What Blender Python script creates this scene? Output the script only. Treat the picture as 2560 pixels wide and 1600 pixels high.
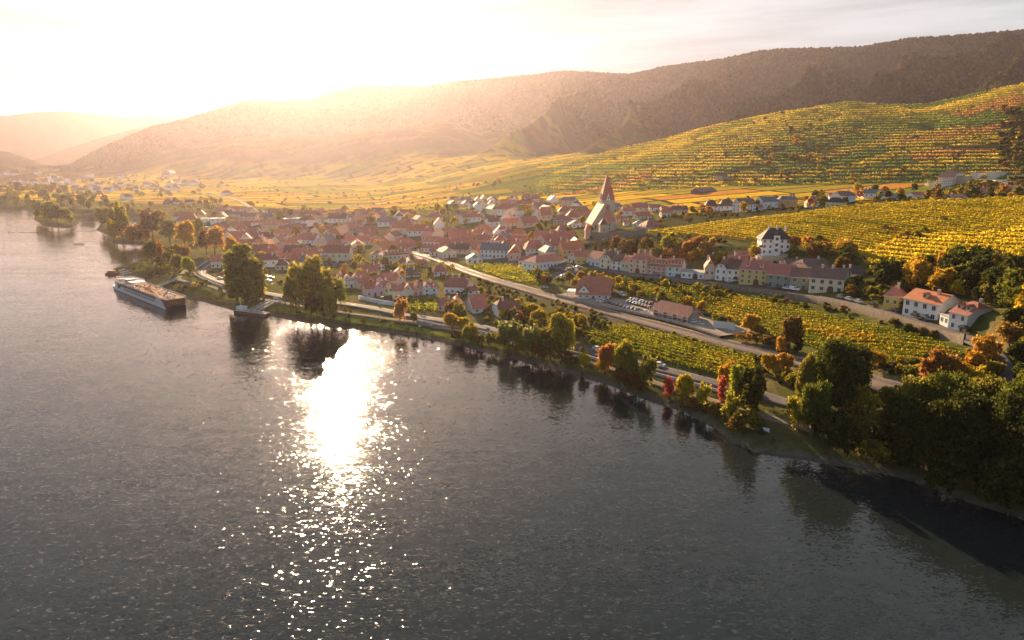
import bpy, math, random
import numpy as np
from math import radians, sin, cos, tan, atan2, hypot, pi
random.seed(7)
rng = np.random.default_rng(7)
for _o in list(bpy.data.objects): bpy.data.objects.remove(_o)
scene = bpy.context.scene
COL = scene.collection
# ---------------------------------------------------------------- camera
CAM_H = 80.0
PITCH = radians(12.8)
cam_d = bpy.data.cameras.new('camera'); cam = bpy.data.objects.new('camera', cam_d); COL.objects.link(cam)
cam.location = (0, 0, CAM_H); cam.rotation_euler = (radians(90) - PITCH, 0, 0)
cam_d.sensor_width = 36; cam_d.lens = 24; cam_d.clip_start = 1; cam_d.clip_end = 30000
scene.camera = cam
# ---------------------------------------------------------------- light
SUN_AZ, SUN_EL = radians(-15.0), radians(17.5)      # azimuth from +Y towards +X
sun_d = bpy.data.lights.new('sun', 'SUN'); sun = bpy.data.objects.new('sun', sun_d); COL.objects.link(sun)
sun_d.energy = 5.0; sun_d.angle = radians(0.5); sun_d.color = (1.0, 0.72, 0.42)
sun.rotation_euler = (radians(90) - SUN_EL, 0, pi - SUN_AZ)
sun.location = (0, 0, 900)
world = bpy.data.worlds.new('World'); scene.world = world; world.use_nodes = True
nt = world.node_tree; bg = nt.nodes['Background']
sky = nt.nodes.new('ShaderNodeTexSky'); sky.sky_type = 'NISHITA'; sky.sun_disc = False
sky.sun_elevation = SUN_EL; sky.sun_rotation = SUN_AZ; sky.altitude = 300
sky.air_density = 1.0; sky.dust_density = 0.9; sky.ozone_density = 1.0
# thin high cloud veil: procedural streaks that whiten the sky
tc = nt.nodes.new('ShaderNodeTexCoord'); mp = nt.nodes.new('ShaderNodeMapping')
mp.inputs['Scale'].default_value = (1.6, 1.6, 9.0); mp.inputs['Rotation'].default_value = (0.12, 0.1, 0.3)
nz = nt.nodes.new('ShaderNodeTexNoise'); nz.inputs['Scale'].default_value = 1.7; nz.inputs['Detail'].default_value = 7; nz.inputs['Roughness'].default_value = 0.55
rp = nt.nodes.new('ShaderNodeValToRGB'); rp.color_ramp.elements[0].position = 0.36; rp.color_ramp.elements[1].position = 0.68
rp.color_ramp.elements[0].color = (0.955, 0.955, 0.955, 1); rp.color_ramp.elements[1].color = (1, 1, 1, 1)
mx = nt.nodes.new('ShaderNodeMix'); mx.data_type = 'RGBA'
bw = nt.nodes.new('ShaderNodeRGBToBW')
ml = nt.nodes.new('ShaderNodeMix'); ml.data_type = 'RGBA'; ml.blend_type = 'MULTIPLY'; ml.inputs[0].default_value = 1.0
ml.inputs[7].default_value = (.97, 1.0, 1.03, 1)
L = nt.links.new
L(tc.outputs['Generated'], mp.inputs['Vector']); L(mp.outputs[0], nz.inputs['Vector']); L(nz.outputs['Fac'], rp.inputs[0])
nz2 = nt.nodes.new('ShaderNodeTexNoise'); nz2.inputs['Scale'].default_value = 2.3; nz2.inputs['Detail'].default_value = 8; nz2.inputs['Roughness'].default_value = 0.6
cr = nt.nodes.new('ShaderNodeMapRange'); cr.inputs[1].default_value = .36; cr.inputs[2].default_value = .62; cr.inputs[3].default_value = 2.1; cr.inputs[4].default_value = 3.8
mp2 = nt.nodes.new('ShaderNodeMapping'); mp2.inputs['Scale'].default_value = (.8, .8, 8.5); mp2.inputs['Rotation'].default_value = (.10, -.06, .8)
nt.links.new(tc.outputs['Generated'], mp2.inputs[0]); nt.links.new(mp2.outputs[0], nz2.inputs['Vector']); nt.links.new(nz2.outputs['Fac'], cr.inputs[0]); nt.links.new(cr.outputs[0], ml.inputs[6])
sx = nt.nodes.new('ShaderNodeSeparateXYZ'); L(tc.outputs['Generated'], sx.inputs[0]); zr_ = nt.nodes.new('ShaderNodeMapRange')
zr_.inputs[1].default_value = 0.22; zr_.inputs[2].default_value = 0.75; zr_.inputs[3].default_value = 1.0; zr_.inputs[4].default_value = 0.30; L(sx.outputs['Z'], zr_.inputs[0])
zm = nt.nodes.new('ShaderNodeMath'); zm.operation = 'MULTIPLY'; L(rp.outputs[0], zm.inputs[0]); L(zr_.outputs[0], zm.inputs[1])
yr_ = nt.nodes.new('ShaderNodeMapRange'); yr_.inputs[1].default_value = -0.25; yr_.inputs[2].default_value = 0.55; yr_.inputs[3].default_value = 0.25; yr_.inputs[4].default_value = 1.0; L(sx.outputs['Y'], yr_.inputs[0])
zn = nt.nodes.new('ShaderNodeMath'); zn.operation = 'MULTIPLY'; L(zm.outputs[0], zn.inputs[0]); L(yr_.outputs[0], zn.inputs[1]); L(zn.outputs[0], mx.inputs[0]); L(sky.outputs[0], mx.inputs[6]); L(ml.outputs[2], mx.inputs[7])
L(mx.outputs[2], bg.inputs['Color']); bg.inputs['Strength'].default_value = 0.066
scene.view_settings.view_transform = 'Standard'; scene.view_settings.look = 'None'
scene.view_settings.exposure = 1.55; scene.view_settings.gamma = 1.0
cy = scene.cycles
cy.use_denoising = True; cy.max_bounces = 5; cy.diffuse_bounces = 2; cy.glossy_bounces = 3
cy.transmission_bounces = 3; cy.transparent_max_bounces = 6; cy.volume_bounces = 0
cy.caustics_reflective = False; cy.caustics_refractive = False; cy.sample_clamp_indirect = 4.0
scene.render.engine = 'CYCLES'
# ---------------------------------------------------------------- haze settings (box is made near the end)
HAZE_DENSITY, HAZE_G, HAZE_COL = 0.000040, 0.72, (1.0, 0.85, 0.97)

# ---------------------------------------------------------------- pixel helpers (photo 2560x1600; "display" units x1.0582)
FPX = 2560 * 24 / 36.0; DS = 2560 / 2419.0
def ray(px, py):
    cx = (px - 1280) / FPX; cyv = (800 - py) / FPX
    dx, dy, dz = cx, cos(PITCH) + cyv * sin(PITCH), -sin(PITCH) + cyv * cos(PITCH)
    h = hypot(dx, dy)
    return atan2(dx, dy), dz / h
def dray(x, y): return ray(x * DS, y * DS)
def on_plane(x, y, z=0.0):              # display px -> XY on a horizontal plane
    az, te = dray(x, y); r = (z - CAM_H) / te
    return (r * sin(az), r * cos(az))
# ---------------------------------------------------------------- shoreline (display px on the water plane)
SHORE = [(-900, 478), (-400, 484), (-150, 489), (0, 493), (40, 495), (85, 499), (81, 519), (107, 534), (140, 538), (178, 535), (186, 523), (205, 518),
         (236, 520), (238, 530), (228, 543), (243, 551), (256, 556), (262, 573), (300, 576), (338, 579), (342, 592), (341, 605),
         (350, 613), (322, 624), (300, 629), (267, 637), (268, 641), (300, 638), (303, 649), (342, 659), (346, 668), (400, 695), (430, 705),
         (475, 711), (547, 732), (624, 744), (709, 760), (791, 772), (877, 782), (994, 797), (1092, 819), (1180, 841), (1274, 862),
         (1368, 888), (1440, 910), (1534, 947), (1616, 973), (1682, 1008), (1730, 1045), (1795, 1071), (1905, 1087), (2061, 1112),
         (2155, 1137), (2264, 1178), (2419, 1228), (2700, 1330), (3100, 1500)]
SH = np.array([on_plane(*p) for p in SHORE])
RIV = np.vstack([SH, [[260, 20], [200, -300], [-4000, -300], [-4500, SH[0][1]]]])
def inside(poly, X, Y):
    res = np.zeros(X.shape, bool); n = len(poly); j = n - 1
    for i in range(n):
        xi, yi = poly[i]; xj, yj = poly[j]
        if yi != yj:
            c = ((yi > Y) != (yj > Y)) & (X < (xj - xi) * (Y - yi) / (yj - yi) + xi)
            res ^= c
        j = i
    return res
def dist_poly(poly, X, Y, closed=False):
    d = np.full(X.shape, 1e9)
    n = len(poly)
    for i in range(n if closed else n - 1):
        ax, ay = poly[i]; bx, by = poly[(i + 1) % n]
        vx, vy = bx - ax, by - ay; l2 = vx * vx + vy * vy + 1e-9
        t = np.clip(((X - ax) * vx + (Y - ay) * vy) / l2, 0, 1)
        d = np.minimum(d, (X - ax - t * vx) ** 2 + (Y - ay - t * vy) ** 2)
    return np.sqrt(d)
# ---------------------------------------------------------------- smooth value noise
_perm = rng.random((256, 256))
def vnoise(X, Y):
    xi = np.floor(X).astype(int); yi = np.floor(Y).astype(int); fx = X - xi; fy = Y - yi
    fx = fx * fx * (3 - 2 * fx); fy = fy * fy * (3 - 2 * fy)
    g = lambda a, b: _perm[a & 255, b & 255]
    return (g(xi, yi) * (1 - fx) + g(xi + 1, yi) * fx) * (1 - fy) + (g(xi, yi + 1) * (1 - fx) + g(xi + 1, yi + 1) * fx) * fy
def fbm(X, Y, o=4):
    s = 0; a = 0.5
    for k in range(o): s = s + a * vnoise(X * 2 ** k + 13.7 * k, Y * 2 ** k + 7.1 * k); a *= 0.5
    return s
# ---------------------------------------------------------------- terrain: control curves, near to far
# each: ('z'|'r'|'a', points); z: (x, y, height) sets distance; r: (x, y, distance) sets height; a: (x, distance, height) directly
CURVES = [
 ('a', [(0, 60, 6), (2419, 60, 6)]),
 ('a', [(0, 300, 6), (1200, 200, 6), (2419, 120, 7)]),
 # railway / lower plateau
 ('z', [(0, 520, 6), (400, 640, 6), (700, 690, 6), (1060, 715, 6), (1300, 765, 7), (1500, 800, 7), (1850, 895, 8), (2419, 1010, 11)]),
 ('z', [(0, 500, 6), (400, 600, 6), (800, 625, 7), (1110, 648, 8), (1240, 685, 8), (1500, 745, 8), (1850, 832, 9), (2130, 905, 12), (2419, 930, 14)]),
 # foot of the street wall / street
 ('z', [(0, 495, 6), (400, 580, 6.5), (800, 600, 8), (1110, 620, 9), (1340, 641, 13), (1560, 666, 14.2), (1750, 688, 15.3), (1900, 710, 16.6), (2100, 754, 19), (2290, 800, 20.4), (2419, 846, 22.4)]),
 ('z', [(0, 490, 6), (400, 560, 7), (800, 585, 8.5), (1110, 605, 10), (1340, 636, 15), (1560, 658, 16), (1750, 680, 17), (1900, 700, 18.5), (2100, 744, 21), (2290, 790, 23), (2419, 830, 25)]),
 # behind the street houses
 ('z', [(0, 486, 6.5), (400, 540, 7.5), (800, 565, 10), (1110, 580, 13), (1340, 603, 18), (1560, 620, 19), (1750, 640, 20), (1900, 655, 21), (2100, 700, 24), (2290, 745, 27), (2419, 785, 29)]),
 # church terrace / knoll flank
 ('r', [(0, 482, 1560), (400, 520, 920), (800, 540, 720), (1110, 550, 640), (1300, 560, 560), (1400, 562, 520), (1500, 562, 500), (1600, 574, 455), (1800, 585, 430), (2000, 610, 400), (2200, 640, 370), (2419, 680, 330)]),
 # knoll crest, hillside village
 ('r', [(0, 478, 1650), (400, 495, 1100), (800, 510, 900), (1110, 520, 730), (1300, 525, 660), (1450, 535, 570), (1530, 545, 525), (1700, 522, 540), (1870, 507, 540), (2000, 487, 550), (2200, 474, 570), (2419, 466, 590)]),
 # hollow behind the knoll with its row of houses
 ('r', [(0, 470, 1800), (400, 480, 1250), (800, 500, 980), (1110, 495, 830), (1300, 498, 760), (1450, 505, 680), (1600, 505, 640), (1750, 498, 640), (1900, 494, 650), (2050, 478, 690), (2200, 470, 760), (2419, 462, 780)]),
 # fields behind the village, foot of terraces
 ('r', [(0, 450, 2300), (300, 452, 1900), (600, 468, 1350), (900, 478, 1180), (1100, 466, 1050), (1300, 462, 1000), (1500, 448, 960), (1700, 442, 920), (1900, 438, 900), (2100, 434, 900), (2300, 432, 900), (2419, 430, 900)]),
 # terrace middle
 ('r', [(0, 428, 2900), (300, 436, 2300), (600, 440, 1850), (900, 447, 1550), (1100, 440, 1300), (1300, 420, 1180), (1500, 385, 1140), (1700, 360, 1100), (1900, 345, 1090), (2100, 340, 1090), (2300, 330, 1090), (2419, 330, 1090)]),
 # terrace crest
 ('r', [(0, 415, 3400), (160, 408, 2900), (300, 424, 2600), (600, 425, 2150), (900, 430, 1800), (1050, 430, 1550), (1200, 408, 1360), (1380, 368, 1330), (1500, 341, 1330), (1600, 318, 1330), (1700, 292, 1340), (1850, 262, 1350), (2000, 240, 1360), (2100, 248, 1370), (2200, 246, 1380), (2300, 225, 1390), (2419, 195, 1400)]),
 # hollow behind
 ('a', [(0, 3500, 60), (300, 2700, 45), (600, 2250, 48), (900, 1900, 55), (1050, 1700, 60), (1200, 1650, 85), (1500, 1650, 110), (1850, 1700, 150), (2419, 1750, 190)]),
 # benches at the foot of the mountain
 ('r', [(0, 405, 3700), (160, 401, 3000), (300, 385, 2900), (450, 350, 2800), (550, 338, 2600), (690, 329, 2500), (760, 346, 2350), (880, 312, 2300), (980, 304, 2300), (1080, 318, 2300), (1200, 300, 2300), (1450, 290, 2300), (1600, 262, 2300), (1800, 245, 2350), (2419, 170, 2400)]),
 ('r', [(0, 404, 3800), (160, 399, 3100), (300, 365, 3000), (450, 332, 2950), (550, 318, 2900), (690, 318, 2800), (760, 325, 2700), (880, 308, 2600), (980, 298, 2600), (1080, 300, 2600), (1200, 280, 2600), (1450, 262, 2600), (1600, 240, 2600), (1800, 215, 2600), (2419, 140, 2650)]),
 # mountain crest
 ('r', [(0, 336, 4000), (40, 358, 3900), (75, 376, 3800), (120, 397, 3600), (160, 397, 3300), (230, 355, 3300), (300, 325, 3300), (360, 300, 3300), (430, 284, 3300), (500, 262, 3300), (580, 239, 3300), (640, 239, 3300), (740, 236, 3300), (790, 215, 3300), (850, 205, 3300), (950, 204, 3300), (1010, 206, 3300), (1060, 195, 3250), (1100, 191, 3250), (1200, 182, 3200), (1330, 168, 3200), (1400, 171, 3200), (1480, 176, 3150), (1520, 170, 3150), (1560, 158, 3100), (1700, 140, 3050), (1780, 122, 3000), (1850, 115, 3000), (1940, 113, 3000), (2040, 110, 3000), (2080, 103, 3000), (2150, 90, 3000), (2250, 84, 3000), (2350, 76, 3000), (2419, 72, 3000)]),
 ('a', [(0, 4250, 50), (700, 4250, 60), (2419, 4100, 120)]),
 ('r', [(-200, 380, 4750), (0, 378, 4750), (75, 376, 4750), (110, 360, 4750), (160, 339, 4750), (230, 312, 4750), (300, 290, 4750), (420, 257, 4750), (560, 247, 4750), (700, 250, 4750), (2419, 250, 4750)]),
 ('a', [(0, 5350, 60), (2419, 5350, 100)]),
 ('r', [(-200, 280, 6000), (0, 265, 6000), (90, 256, 6000), (150, 251, 6000), (200, 258, 6000), (250, 264, 6000), (300, 268, 6000), (370, 262, 6000), (450, 258, 6000), (2419, 260, 6000)]),
 ('a', [(0, 9500, -20), (2419, 9500, -20)]),
]
AZ = np.radians(np.arange(-58, 58.01, 0.14)); NA = len(AZ)
def smooth_az(v, k):
    ker = np.hanning(2 * k + 3)[1:-1]; ker /= ker.sum()
    return np.convolve(np.pad(v, k, mode='edge'), ker, mode='valid')
RC, ZC = [], []
for kind, pts in CURVES:
    a, r, z = [], [], []
    for p in pts:
        if kind == 'a':
            az, _ = dray(p[0], 500); rr, zz = p[1], p[2]
        else:
            az, te = dray(p[0], p[1])
            if kind == 'z': zz = p[2]; rr = (zz - CAM_H) / te
            else: rr = p[2]; zz = CAM_H + rr * te
        a.append(az); r.append(rr); z.append(zz)
    RC.append(smooth_az(np.interp(AZ, a, r), 4)); ZC.append(smooth_az(np.interp(AZ, a, z), 4))
RC = np.array(RC); ZC = np.array(ZC)
for k in range(1, len(RC)): RC[k] = np.maximum(RC[k], RC[k - 1] + 6)
def logsp(a, b, s): n = int(math.log(b / a) / s); return list(np.exp(np.linspace(math.log(a), math.log(b), n, endpoint=False)))
RS = np.array(logsp(45, 240, .012) + logsp(240, 1500, .0030) + logsp(1500, 3700, .006) + logsp(3700, 9500, .02) + [9500.0]); NR = len(RS)
HT = np.zeros((NA, NR))
for i in range(NA):
    HT[i] = np.interp(RS, RC[:, i], ZC[:, i])
# round the creases a little along r
for _ in range(2):
    HT[:, 1:-1] = 0.25 * HT[:, :-2] + 0.5 * HT[:, 1:-1] + 0.25 * HT[:, 2:]
GA, GR = np.meshgrid(AZ, RS, indexing='ij'); GX = GR * np.sin(GA); GY = GR * np.cos(GA)
# relief: gullies and spurs on the mountains, gentle on fields
mt = np.clip((GR - 1750) / 900, 0, 1); mt2 = np.clip((GR - 600) / 500, 0, 1)
crest_r = RC[16][:, None]
away = np.clip((crest_r - GR) / 600, 0.0, 1) ** 1.3 + (GR > 3700) * .4
gul = np.abs(fbm((GX * 0.9 + GY * 0.45) / 420 + 3, (GY - GX * .3) / 900, 4) - 0.47)
wob = (fbm(GX / 700, GY / 700, 3) - .47) * 2.2
sp = 1 - np.abs(np.sin(pi * (np.degrees(GA) / 9.5 - (GR - 2300) / 1500 + wob)))      # diagonal spurs coming down the slope
sp2 = 1 - np.abs(np.sin(pi * (np.degrees(GA) / 3.7 + (GR - 2300) / 800 + wob * 2)))
rt = np.clip((np.degrees(GA) + 22) / 8, 0, 1) * np.clip((3900 - GR) / 500, 0, 1) * np.clip((GR - RC[15][:, None] + 120) / 300, 0, 1)
te_ = np.clip((GR - RC[13][:, None]) / (RC[16] - RC[13])[:, None], 0, 1); env = np.sin(pi * te_) ** 1.25 * np.clip((np.degrees(GA) + 8) / 10, 0, 1)
HT += env * ((sp ** 1.3 - .42) * 150 + (sp2 ** 1.2 - .45) * 36 + (fbm(GX / 130, GY / 130, 3) - .45) * 25)
HT += mt * away * rt * ((sp ** 1.5 - .4) * 60 + (sp2 ** 1.5 - .4) * 40 + (fbm(GX / 130, GY / 130, 3) - .45) * 30) * (1 - np.clip((np.degrees(GA) + 8) / 10, 0, 1))
HT += mt * away * (1 - rt) * (gul * 2 - 0.17) * 60
HT += mt2 * (1 - mt) * (fbm(GX / 160, GY / 160, 3) - 0.45) * 9
# terraces on the vineyard hills: stepped ground
tz = np.clip((GR - RC[10][:, None] * 0.97) / 60, 0, 1) * np.clip((RC[12][:, None] + 15 - GR) / 30, 0, 1) * np.clip((GA - radians(-8)) / radians(6), 0, 1)
slope = np.gradient(HT, axis=1) / np.gradient(RS)[None, :]
tz = tz * np.clip((slope - 0.10) / 0.08, 0, 1)
STEP = 4.2
pb = _perm[(np.floor(np.degrees(GA) / 2.6 + GR / 260).astype(int) * 37) & 255, np.floor(HT / 38).astype(int) & 255]
q = HT / STEP + pb * .8; QO = pb * .8; fr = q - np.floor(q); st = np.clip((fr - 0.62) / 0.30, 0, 1); st = st * st * (3 - 2 * st)
HT = HT * (1 - tz) + tz * ((np.floor(q) + st * 0.9 + fr * 0.1) - QO) * STEP
TZ = tz
# river bed and bank
nearm = GR < 2600
inr = np.zeros(GX.shape, bool); ds = np.full(GX.shape, 1e3)
inr[nearm] = inside(RIV, GX[nearm], GY[nearm]); ds[nearm] = dist_poly(SH, GX[nearm], GY[nearm])
dn = ds + (vnoise(GX / 7, GY / 7) - .5) * 2.5 * np.clip(ds / 4, 0, 1)
bank = 0.1 + np.clip(dn, 0, 4) * 0.42 + np.clip(dn - 4, 0, 8) * 0.22 + np.clip(dn - 10, 0, 1e9) * 0.16 + np.clip(dn - 40, 0, 1e9) * 5
HT = np.where(inr, -np.clip(ds, 0, 30) * 0.2 - .05, np.minimum(HT, np.maximum(bank, 0.12)) if True else HT)
def ground_z(x, y):
    x = np.asarray(x, float); y = np.asarray(y, float)
    r = np.hypot(x, y); a = np.arctan2(x, y)
    fa = np.clip((a - AZ[0]) / (AZ[1] - AZ[0]), 0, NA - 1.001); ia = fa.astype(int); fa = fa - ia
    ir = np.clip(np.searchsorted(RS, r) - 1, 0, NR - 2); fr = np.clip((r - RS[ir]) / (RS[ir + 1] - RS[ir]), 0, 1)
    return (HT[ia, ir] * (1 - fa) * (1 - fr) + HT[ia + 1, ir] * fa * (1 - fr) + HT[ia, ir + 1] * (1 - fa) * fr + HT[ia + 1, ir + 1] * fa * fr)
def pick(x, y, disp=True):               # photo pixel -> ground point
    az, te = (dray if disp else ray)(x, y)
    fa = min(max((az - AZ[0]) / (AZ[1] - AZ[0]), 0), NA - 1.001); ia = int(fa); fa -= ia
    col = HT[ia] * (1 - fa) + HT[ia + 1] * fa
    d = col - (CAM_H + RS * te)
    k = np.argmax(d > 0) if (d > 0).any() else NR - 1
    if k == 0: r = RS[0]
    else:
        t = d[k - 1] / (d[k - 1] - d[k]) if d[k] > 0 else 1; r = RS[k - 1] + t * (RS[k] - RS[k - 1])
    X, Y = r * sin(az), r * cos(az)
    return (X, Y, float(ground_z(X, Y)))
def polyw(pts, disp=True): return np.array([pick(*p, disp)[:2] for p in pts])
# ================================================================ materials
MATS = {}
def _bsdf(m): return m.node_tree.nodes['Principled BSDF']
def mat(name, col=(.5, .5, .5), rough=.8, noise=None, bump=None, metal=0.0, spec=0.12, attr=None, objvar=0.0, emit=None):
    """procedural surface: base colour varied by noise=(scale, amount), optional bump=(scale, strength, distance)"""
    if name in MATS: return MATS[name]
    m = bpy.data.materials.new(name); m.use_nodes = True; t = m.node_tree; b = _bsdf(m); N = t.nodes.new; K = t.links.new
    b.inputs['Roughness'].default_value = rough; b.inputs['Metallic'].default_value = metal
    b.inputs['Specular IOR Level'].default_value = spec
    src = N('ShaderNodeRGB'); src.outputs[0].default_value = (*col, 1); cs = src.outputs[0]
    if attr:
        a = N('ShaderNodeAttribute'); a.attribute_name = attr; cs = a.outputs['Color']
    geo = N('ShaderNodeTexCoord'); vec = geo.outputs['Object']
    if objvar:
        oi = N('ShaderNodeObjectInfo'); mr = N('ShaderNodeMapRange'); mr.inputs[3].default_value = 1 - objvar; mr.inputs[4].default_value = 1 + objvar
        K(oi.outputs['Random'], mr.inputs[0])
        v = N('ShaderNodeMix'); v.data_type = 'RGBA'; v.blend_type = 'MULTIPLY'; v.inputs[0].default_value = 1
        K(cs, v.inputs[6]); K(mr.outputs[0], v.inputs[7]); cs = v.outputs[2]
    if noise:
        for sc_, am in ([noise] if not isinstance(noise[0], tuple) else noise):
            n = N('ShaderNodeTexNoise'); n.inputs['Scale'].default_value = sc_; n.inputs['Detail'].default_value = 5; n.inputs['Roughness'].default_value = .65
            K(vec, n.inputs['Vector'])
            mr = N('ShaderNodeMapRange'); mr.inputs[1].default_value = .25; mr.inputs[2].default_value = .75
            mr.inputs[3].default_value = 1 - am; mr.inputs[4].default_value = 1 + am; K(n.outputs['Fac'], mr.inputs[0])
            v = N('ShaderNodeMix'); v.data_type = 'RGBA'; v.blend_type = 'MULTIPLY'; v.inputs[0].default_value = 1
            K(cs, v.inputs[6]); K(mr.outputs[0], v.inputs[7]); cs = v.outputs[2]
    K(cs, b.inputs['Base Color'])
    if bump:
        n = N('ShaderNodeTexNoise'); n.inputs['Scale'].default_value = bump[0]; n.inputs['Detail'].default_value = 4; K(vec, n.inputs['Vector'])
        bp = N('ShaderNodeBump'); bp.inputs['Strength'].default_value = bump[1]; bp.inputs['Distance'].default_value = bump[2]
        K(n.outputs['Fac'], bp.inputs['Height']); K(bp.outputs[0], b.inputs['Normal'])
    if emit: b.inputs['Emission Color'].default_value = (*emit[0], 1); b.inputs['Emission Strength'].default_value = emit[1]
    MATS[name] = m; return m
def leafmat(name, col=None, attr=None, trans=0.45, var=0.25, hue=0.0, scale=.35):
    """foliage: diffuse plus translucent light through the leaves, clumps of lighter and darker leaves"""
    if name in MATS: return MATS[name]
    m = bpy.data.materials.new(name); m.use_nodes = True; t = m.node_tree; t.nodes.clear(); N = t.nodes.new; K = t.links.new
    out = N('ShaderNodeOutputMaterial'); d = N('ShaderNodeBsdfDiffuse'); tr = N('ShaderNodeBsdfTranslucent'); mix = N('ShaderNodeMixShader'); mix.inputs[0].default_value = trans
    if attr: a = N('ShaderNodeAttribute'); a.attribute_name = attr; cs = a.outputs['Color']
    else: a = N('ShaderNodeRGB'); a.outputs[0].default_value = (*col, 1); cs = a.outputs[0]
    geo = N('ShaderNodeNewGeometry'); oi = N('ShaderNodeObjectInfo'); tcn = N('ShaderNodeTexCoord')
    nz = N('ShaderNodeTexNoise'); nz.inputs['Scale'].default_value = scale; nz.inputs['Detail'].default_value = 3; K(tcn.outputs['Object'], nz.inputs['Vector'])
    ad = N('ShaderNodeMath'); ad.operation = 'ADD'; K(geo.outputs['Random Per Island'], ad.inputs[0]); K(nz.outputs['Fac'], ad.inputs[1])
    mr = N('ShaderNodeMapRange'); mr.inputs[1].default_value = .4; mr.inputs[2].default_value = 1.6; mr.inputs[3].default_value = 1 - var * 1.6; mr.inputs[4].default_value = 1 + var * 1.6
    K(ad.outputs[0], mr.inputs[0])
    hs = N('ShaderNodeHueSaturation'); K(cs, hs.inputs['Color']); K(mr.outputs[0], hs.inputs['Value'])
    hm = N('ShaderNodeMapRange'); hm.inputs[3].default_value = .5 - hue; hm.inputs[4].default_value = .5 + hue
    K(oi.outputs['Random'] if not attr else geo.outputs['Random Per Island'], hm.inputs[0]); K(hm.outputs[0], hs.inputs['Hue'])
    K(hs.outputs[0], d.inputs['Color']); K(hs.outputs[0], tr.inputs['Color'])
    K(d.outputs[0], mix.inputs[1]); K(tr.outputs[0], mix.inputs[2]); K(mix.outputs[0], out.inputs['Surface'])
    MATS[name] = m; return m
# ================================================================ mesh helpers
def mesh_np(name, V, F, material, cols=None, smooth=False, fmat=None):
    """V (n,3), F (m,4) or (m,3) index arrays"""
    V = np.asarray(V, np.float32); F = np.asarray(F, np.int32)
    me = bpy.data.meshes.new(name); k = F.shape[1]
    me.vertices.add(len(V)); me.vertices.foreach_set('co', V.ravel())
    me.loops.add(F.size); me.loops.foreach_set('vertex_index', F.ravel())
    me.polygons.add(len(F)); me.polygons.foreach_set('loop_start', np.arange(0, F.size, k, dtype=np.int32)); me.polygons.foreach_set('loop_total', np.full(len(F), k, np.int32))
    for mm in (material if isinstance(material, (list, tuple)) else [material]): me.materials.append(mm)
    if fmat is not None: me.polygons.foreach_set('material_index', np.asarray(fmat, np.int32))
    if smooth: me.polygons.foreach_set('use_smooth', np.ones(len(F), bool))
    me.update(calc_edges=True)
    if cols is not None:
        c = me.color_attributes.new('col', 'FLOAT_COLOR', 'POINT'); cc = np.ones((len(V), 4), np.float32); cc[:, :3] = cols
        c.data.foreach_set('color', cc.ravel())
    return me
class MB:
    """collects polygons with material slots, builds one mesh"""
    def __init__(s): s.v = []; s.f = []; s.m = []
    def poly(s, pts, m=0):
        n = len(s.v); s.v += [tuple(p) for p in pts]; s.f.append(tuple(range(n, n + len(pts)))); s.m.append(m)
    def box(s, x0, x1, y0, y1, z0, z1, m=0, bottom=True):
        n = len(s.v); s.v += [(x0, y0, z0), (x1, y0, z0), (x1, y1, z0), (x0, y1, z0), (x0, y0, z1), (x1, y0, z1), (x1, y1, z1), (x0, y1, z1)]
        fs = [(4, 5, 6, 7), (0, 1, 5, 4), (1, 2, 6, 5), (2, 3, 7, 6), (3, 0, 4, 7)] + ([(3, 2, 1, 0)] if bottom else [])
        for f in fs: s.f.append(tuple(n + i for i in f)); s.m.append(m)
    def prism(s, prof, axis, a, b, m=0):
        """extrude closed profile [(u, z)..] along axis 'x' or 'y' from a to b"""
        n = len(s.v); k = len(prof)
        for t in (a, b):
            for u, z in prof: s.v.append((t, u, z) if axis == 'x' else (u, t, z))
        s.f.append(tuple(n + i for i in range(k))[::-1]); s.f.append(tuple(n + k + i for i in range(k))); s.m += [m, m]
        for i in range(k): s.f.append((n + i, n + (i + 1) % k, n + k + (i + 1) % k, n + k + i)); s.m.append(m)
    def cyl(s, x, y, z0, z1, r0, r1=None, n=8, m=0):
        r1 = r0 if r1 is None else r1; b = len(s.v)
        for z, r in ((z0, r0), (z1, r1)):
            for i in range(n): s.v.append((x + r * cos(2 * pi * i / n), y + r * sin(2 * pi * i / n), z))
        for i in range(n): s.f.append((b + i, b + (i + 1) % n, b + n + (i + 1) % n, b + n + i)); s.m.append(m)
        s.f.append(tuple(b + n + i for i in range(n))); s.m.append(m)
    def tube(s, p, q, r0, r1=None, n=6, m=0):
        r1 = r0 if r1 is None else r1; p = np.array(p, float); q = np.array(q, float); d = q - p; d /= np.linalg.norm(d) + 1e-9
        a = np.cross(d, (0, 0, 1) if abs(d[2]) < .9 else (1, 0, 0)); a /= np.linalg.norm(a); b_ = np.cross(d, a); k = len(s.v)
        for c, r in ((p, r0), (q, r1)):
            for i in range(n): s.v.append(tuple(c + r * (a * cos(2 * pi * i / n) + b_ * sin(2 * pi * i / n))))
        for i in range(n): s.f.append((k + i, k + (i + 1) % n, k + n + (i + 1) % n, k + n + i)); s.m.append(m)
        s.f.append(tuple(k + n + i for i in range(n))); s.m.append(m)
    def mesh(s, name, mats, fix=True):
        me = bpy.data.meshes.new(name); me.from_pydata(s.v, [], s.f)
        for mm in (mats if isinstance(mats, (list, tuple)) else [mats]): me.materials.append(mm)
        me.polygons.foreach_set('material_index', s.m); me.update()
        if fix:
            import bmesh
            b = bmesh.new(); b.from_mesh(me); bmesh.ops.recalc_face_normals(b, faces=b.faces); b.to_mesh(me); b.free()
        return me
    def build(s, name, mats, parent=None, loc=None, fix=True):
        o = bpy.data.objects.new(name, s.mesh(name, mats, fix)); COL.objects.link(o)
        if parent is not None: o.parent = parent
        if loc is not None: o.location = loc
        return o
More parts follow.
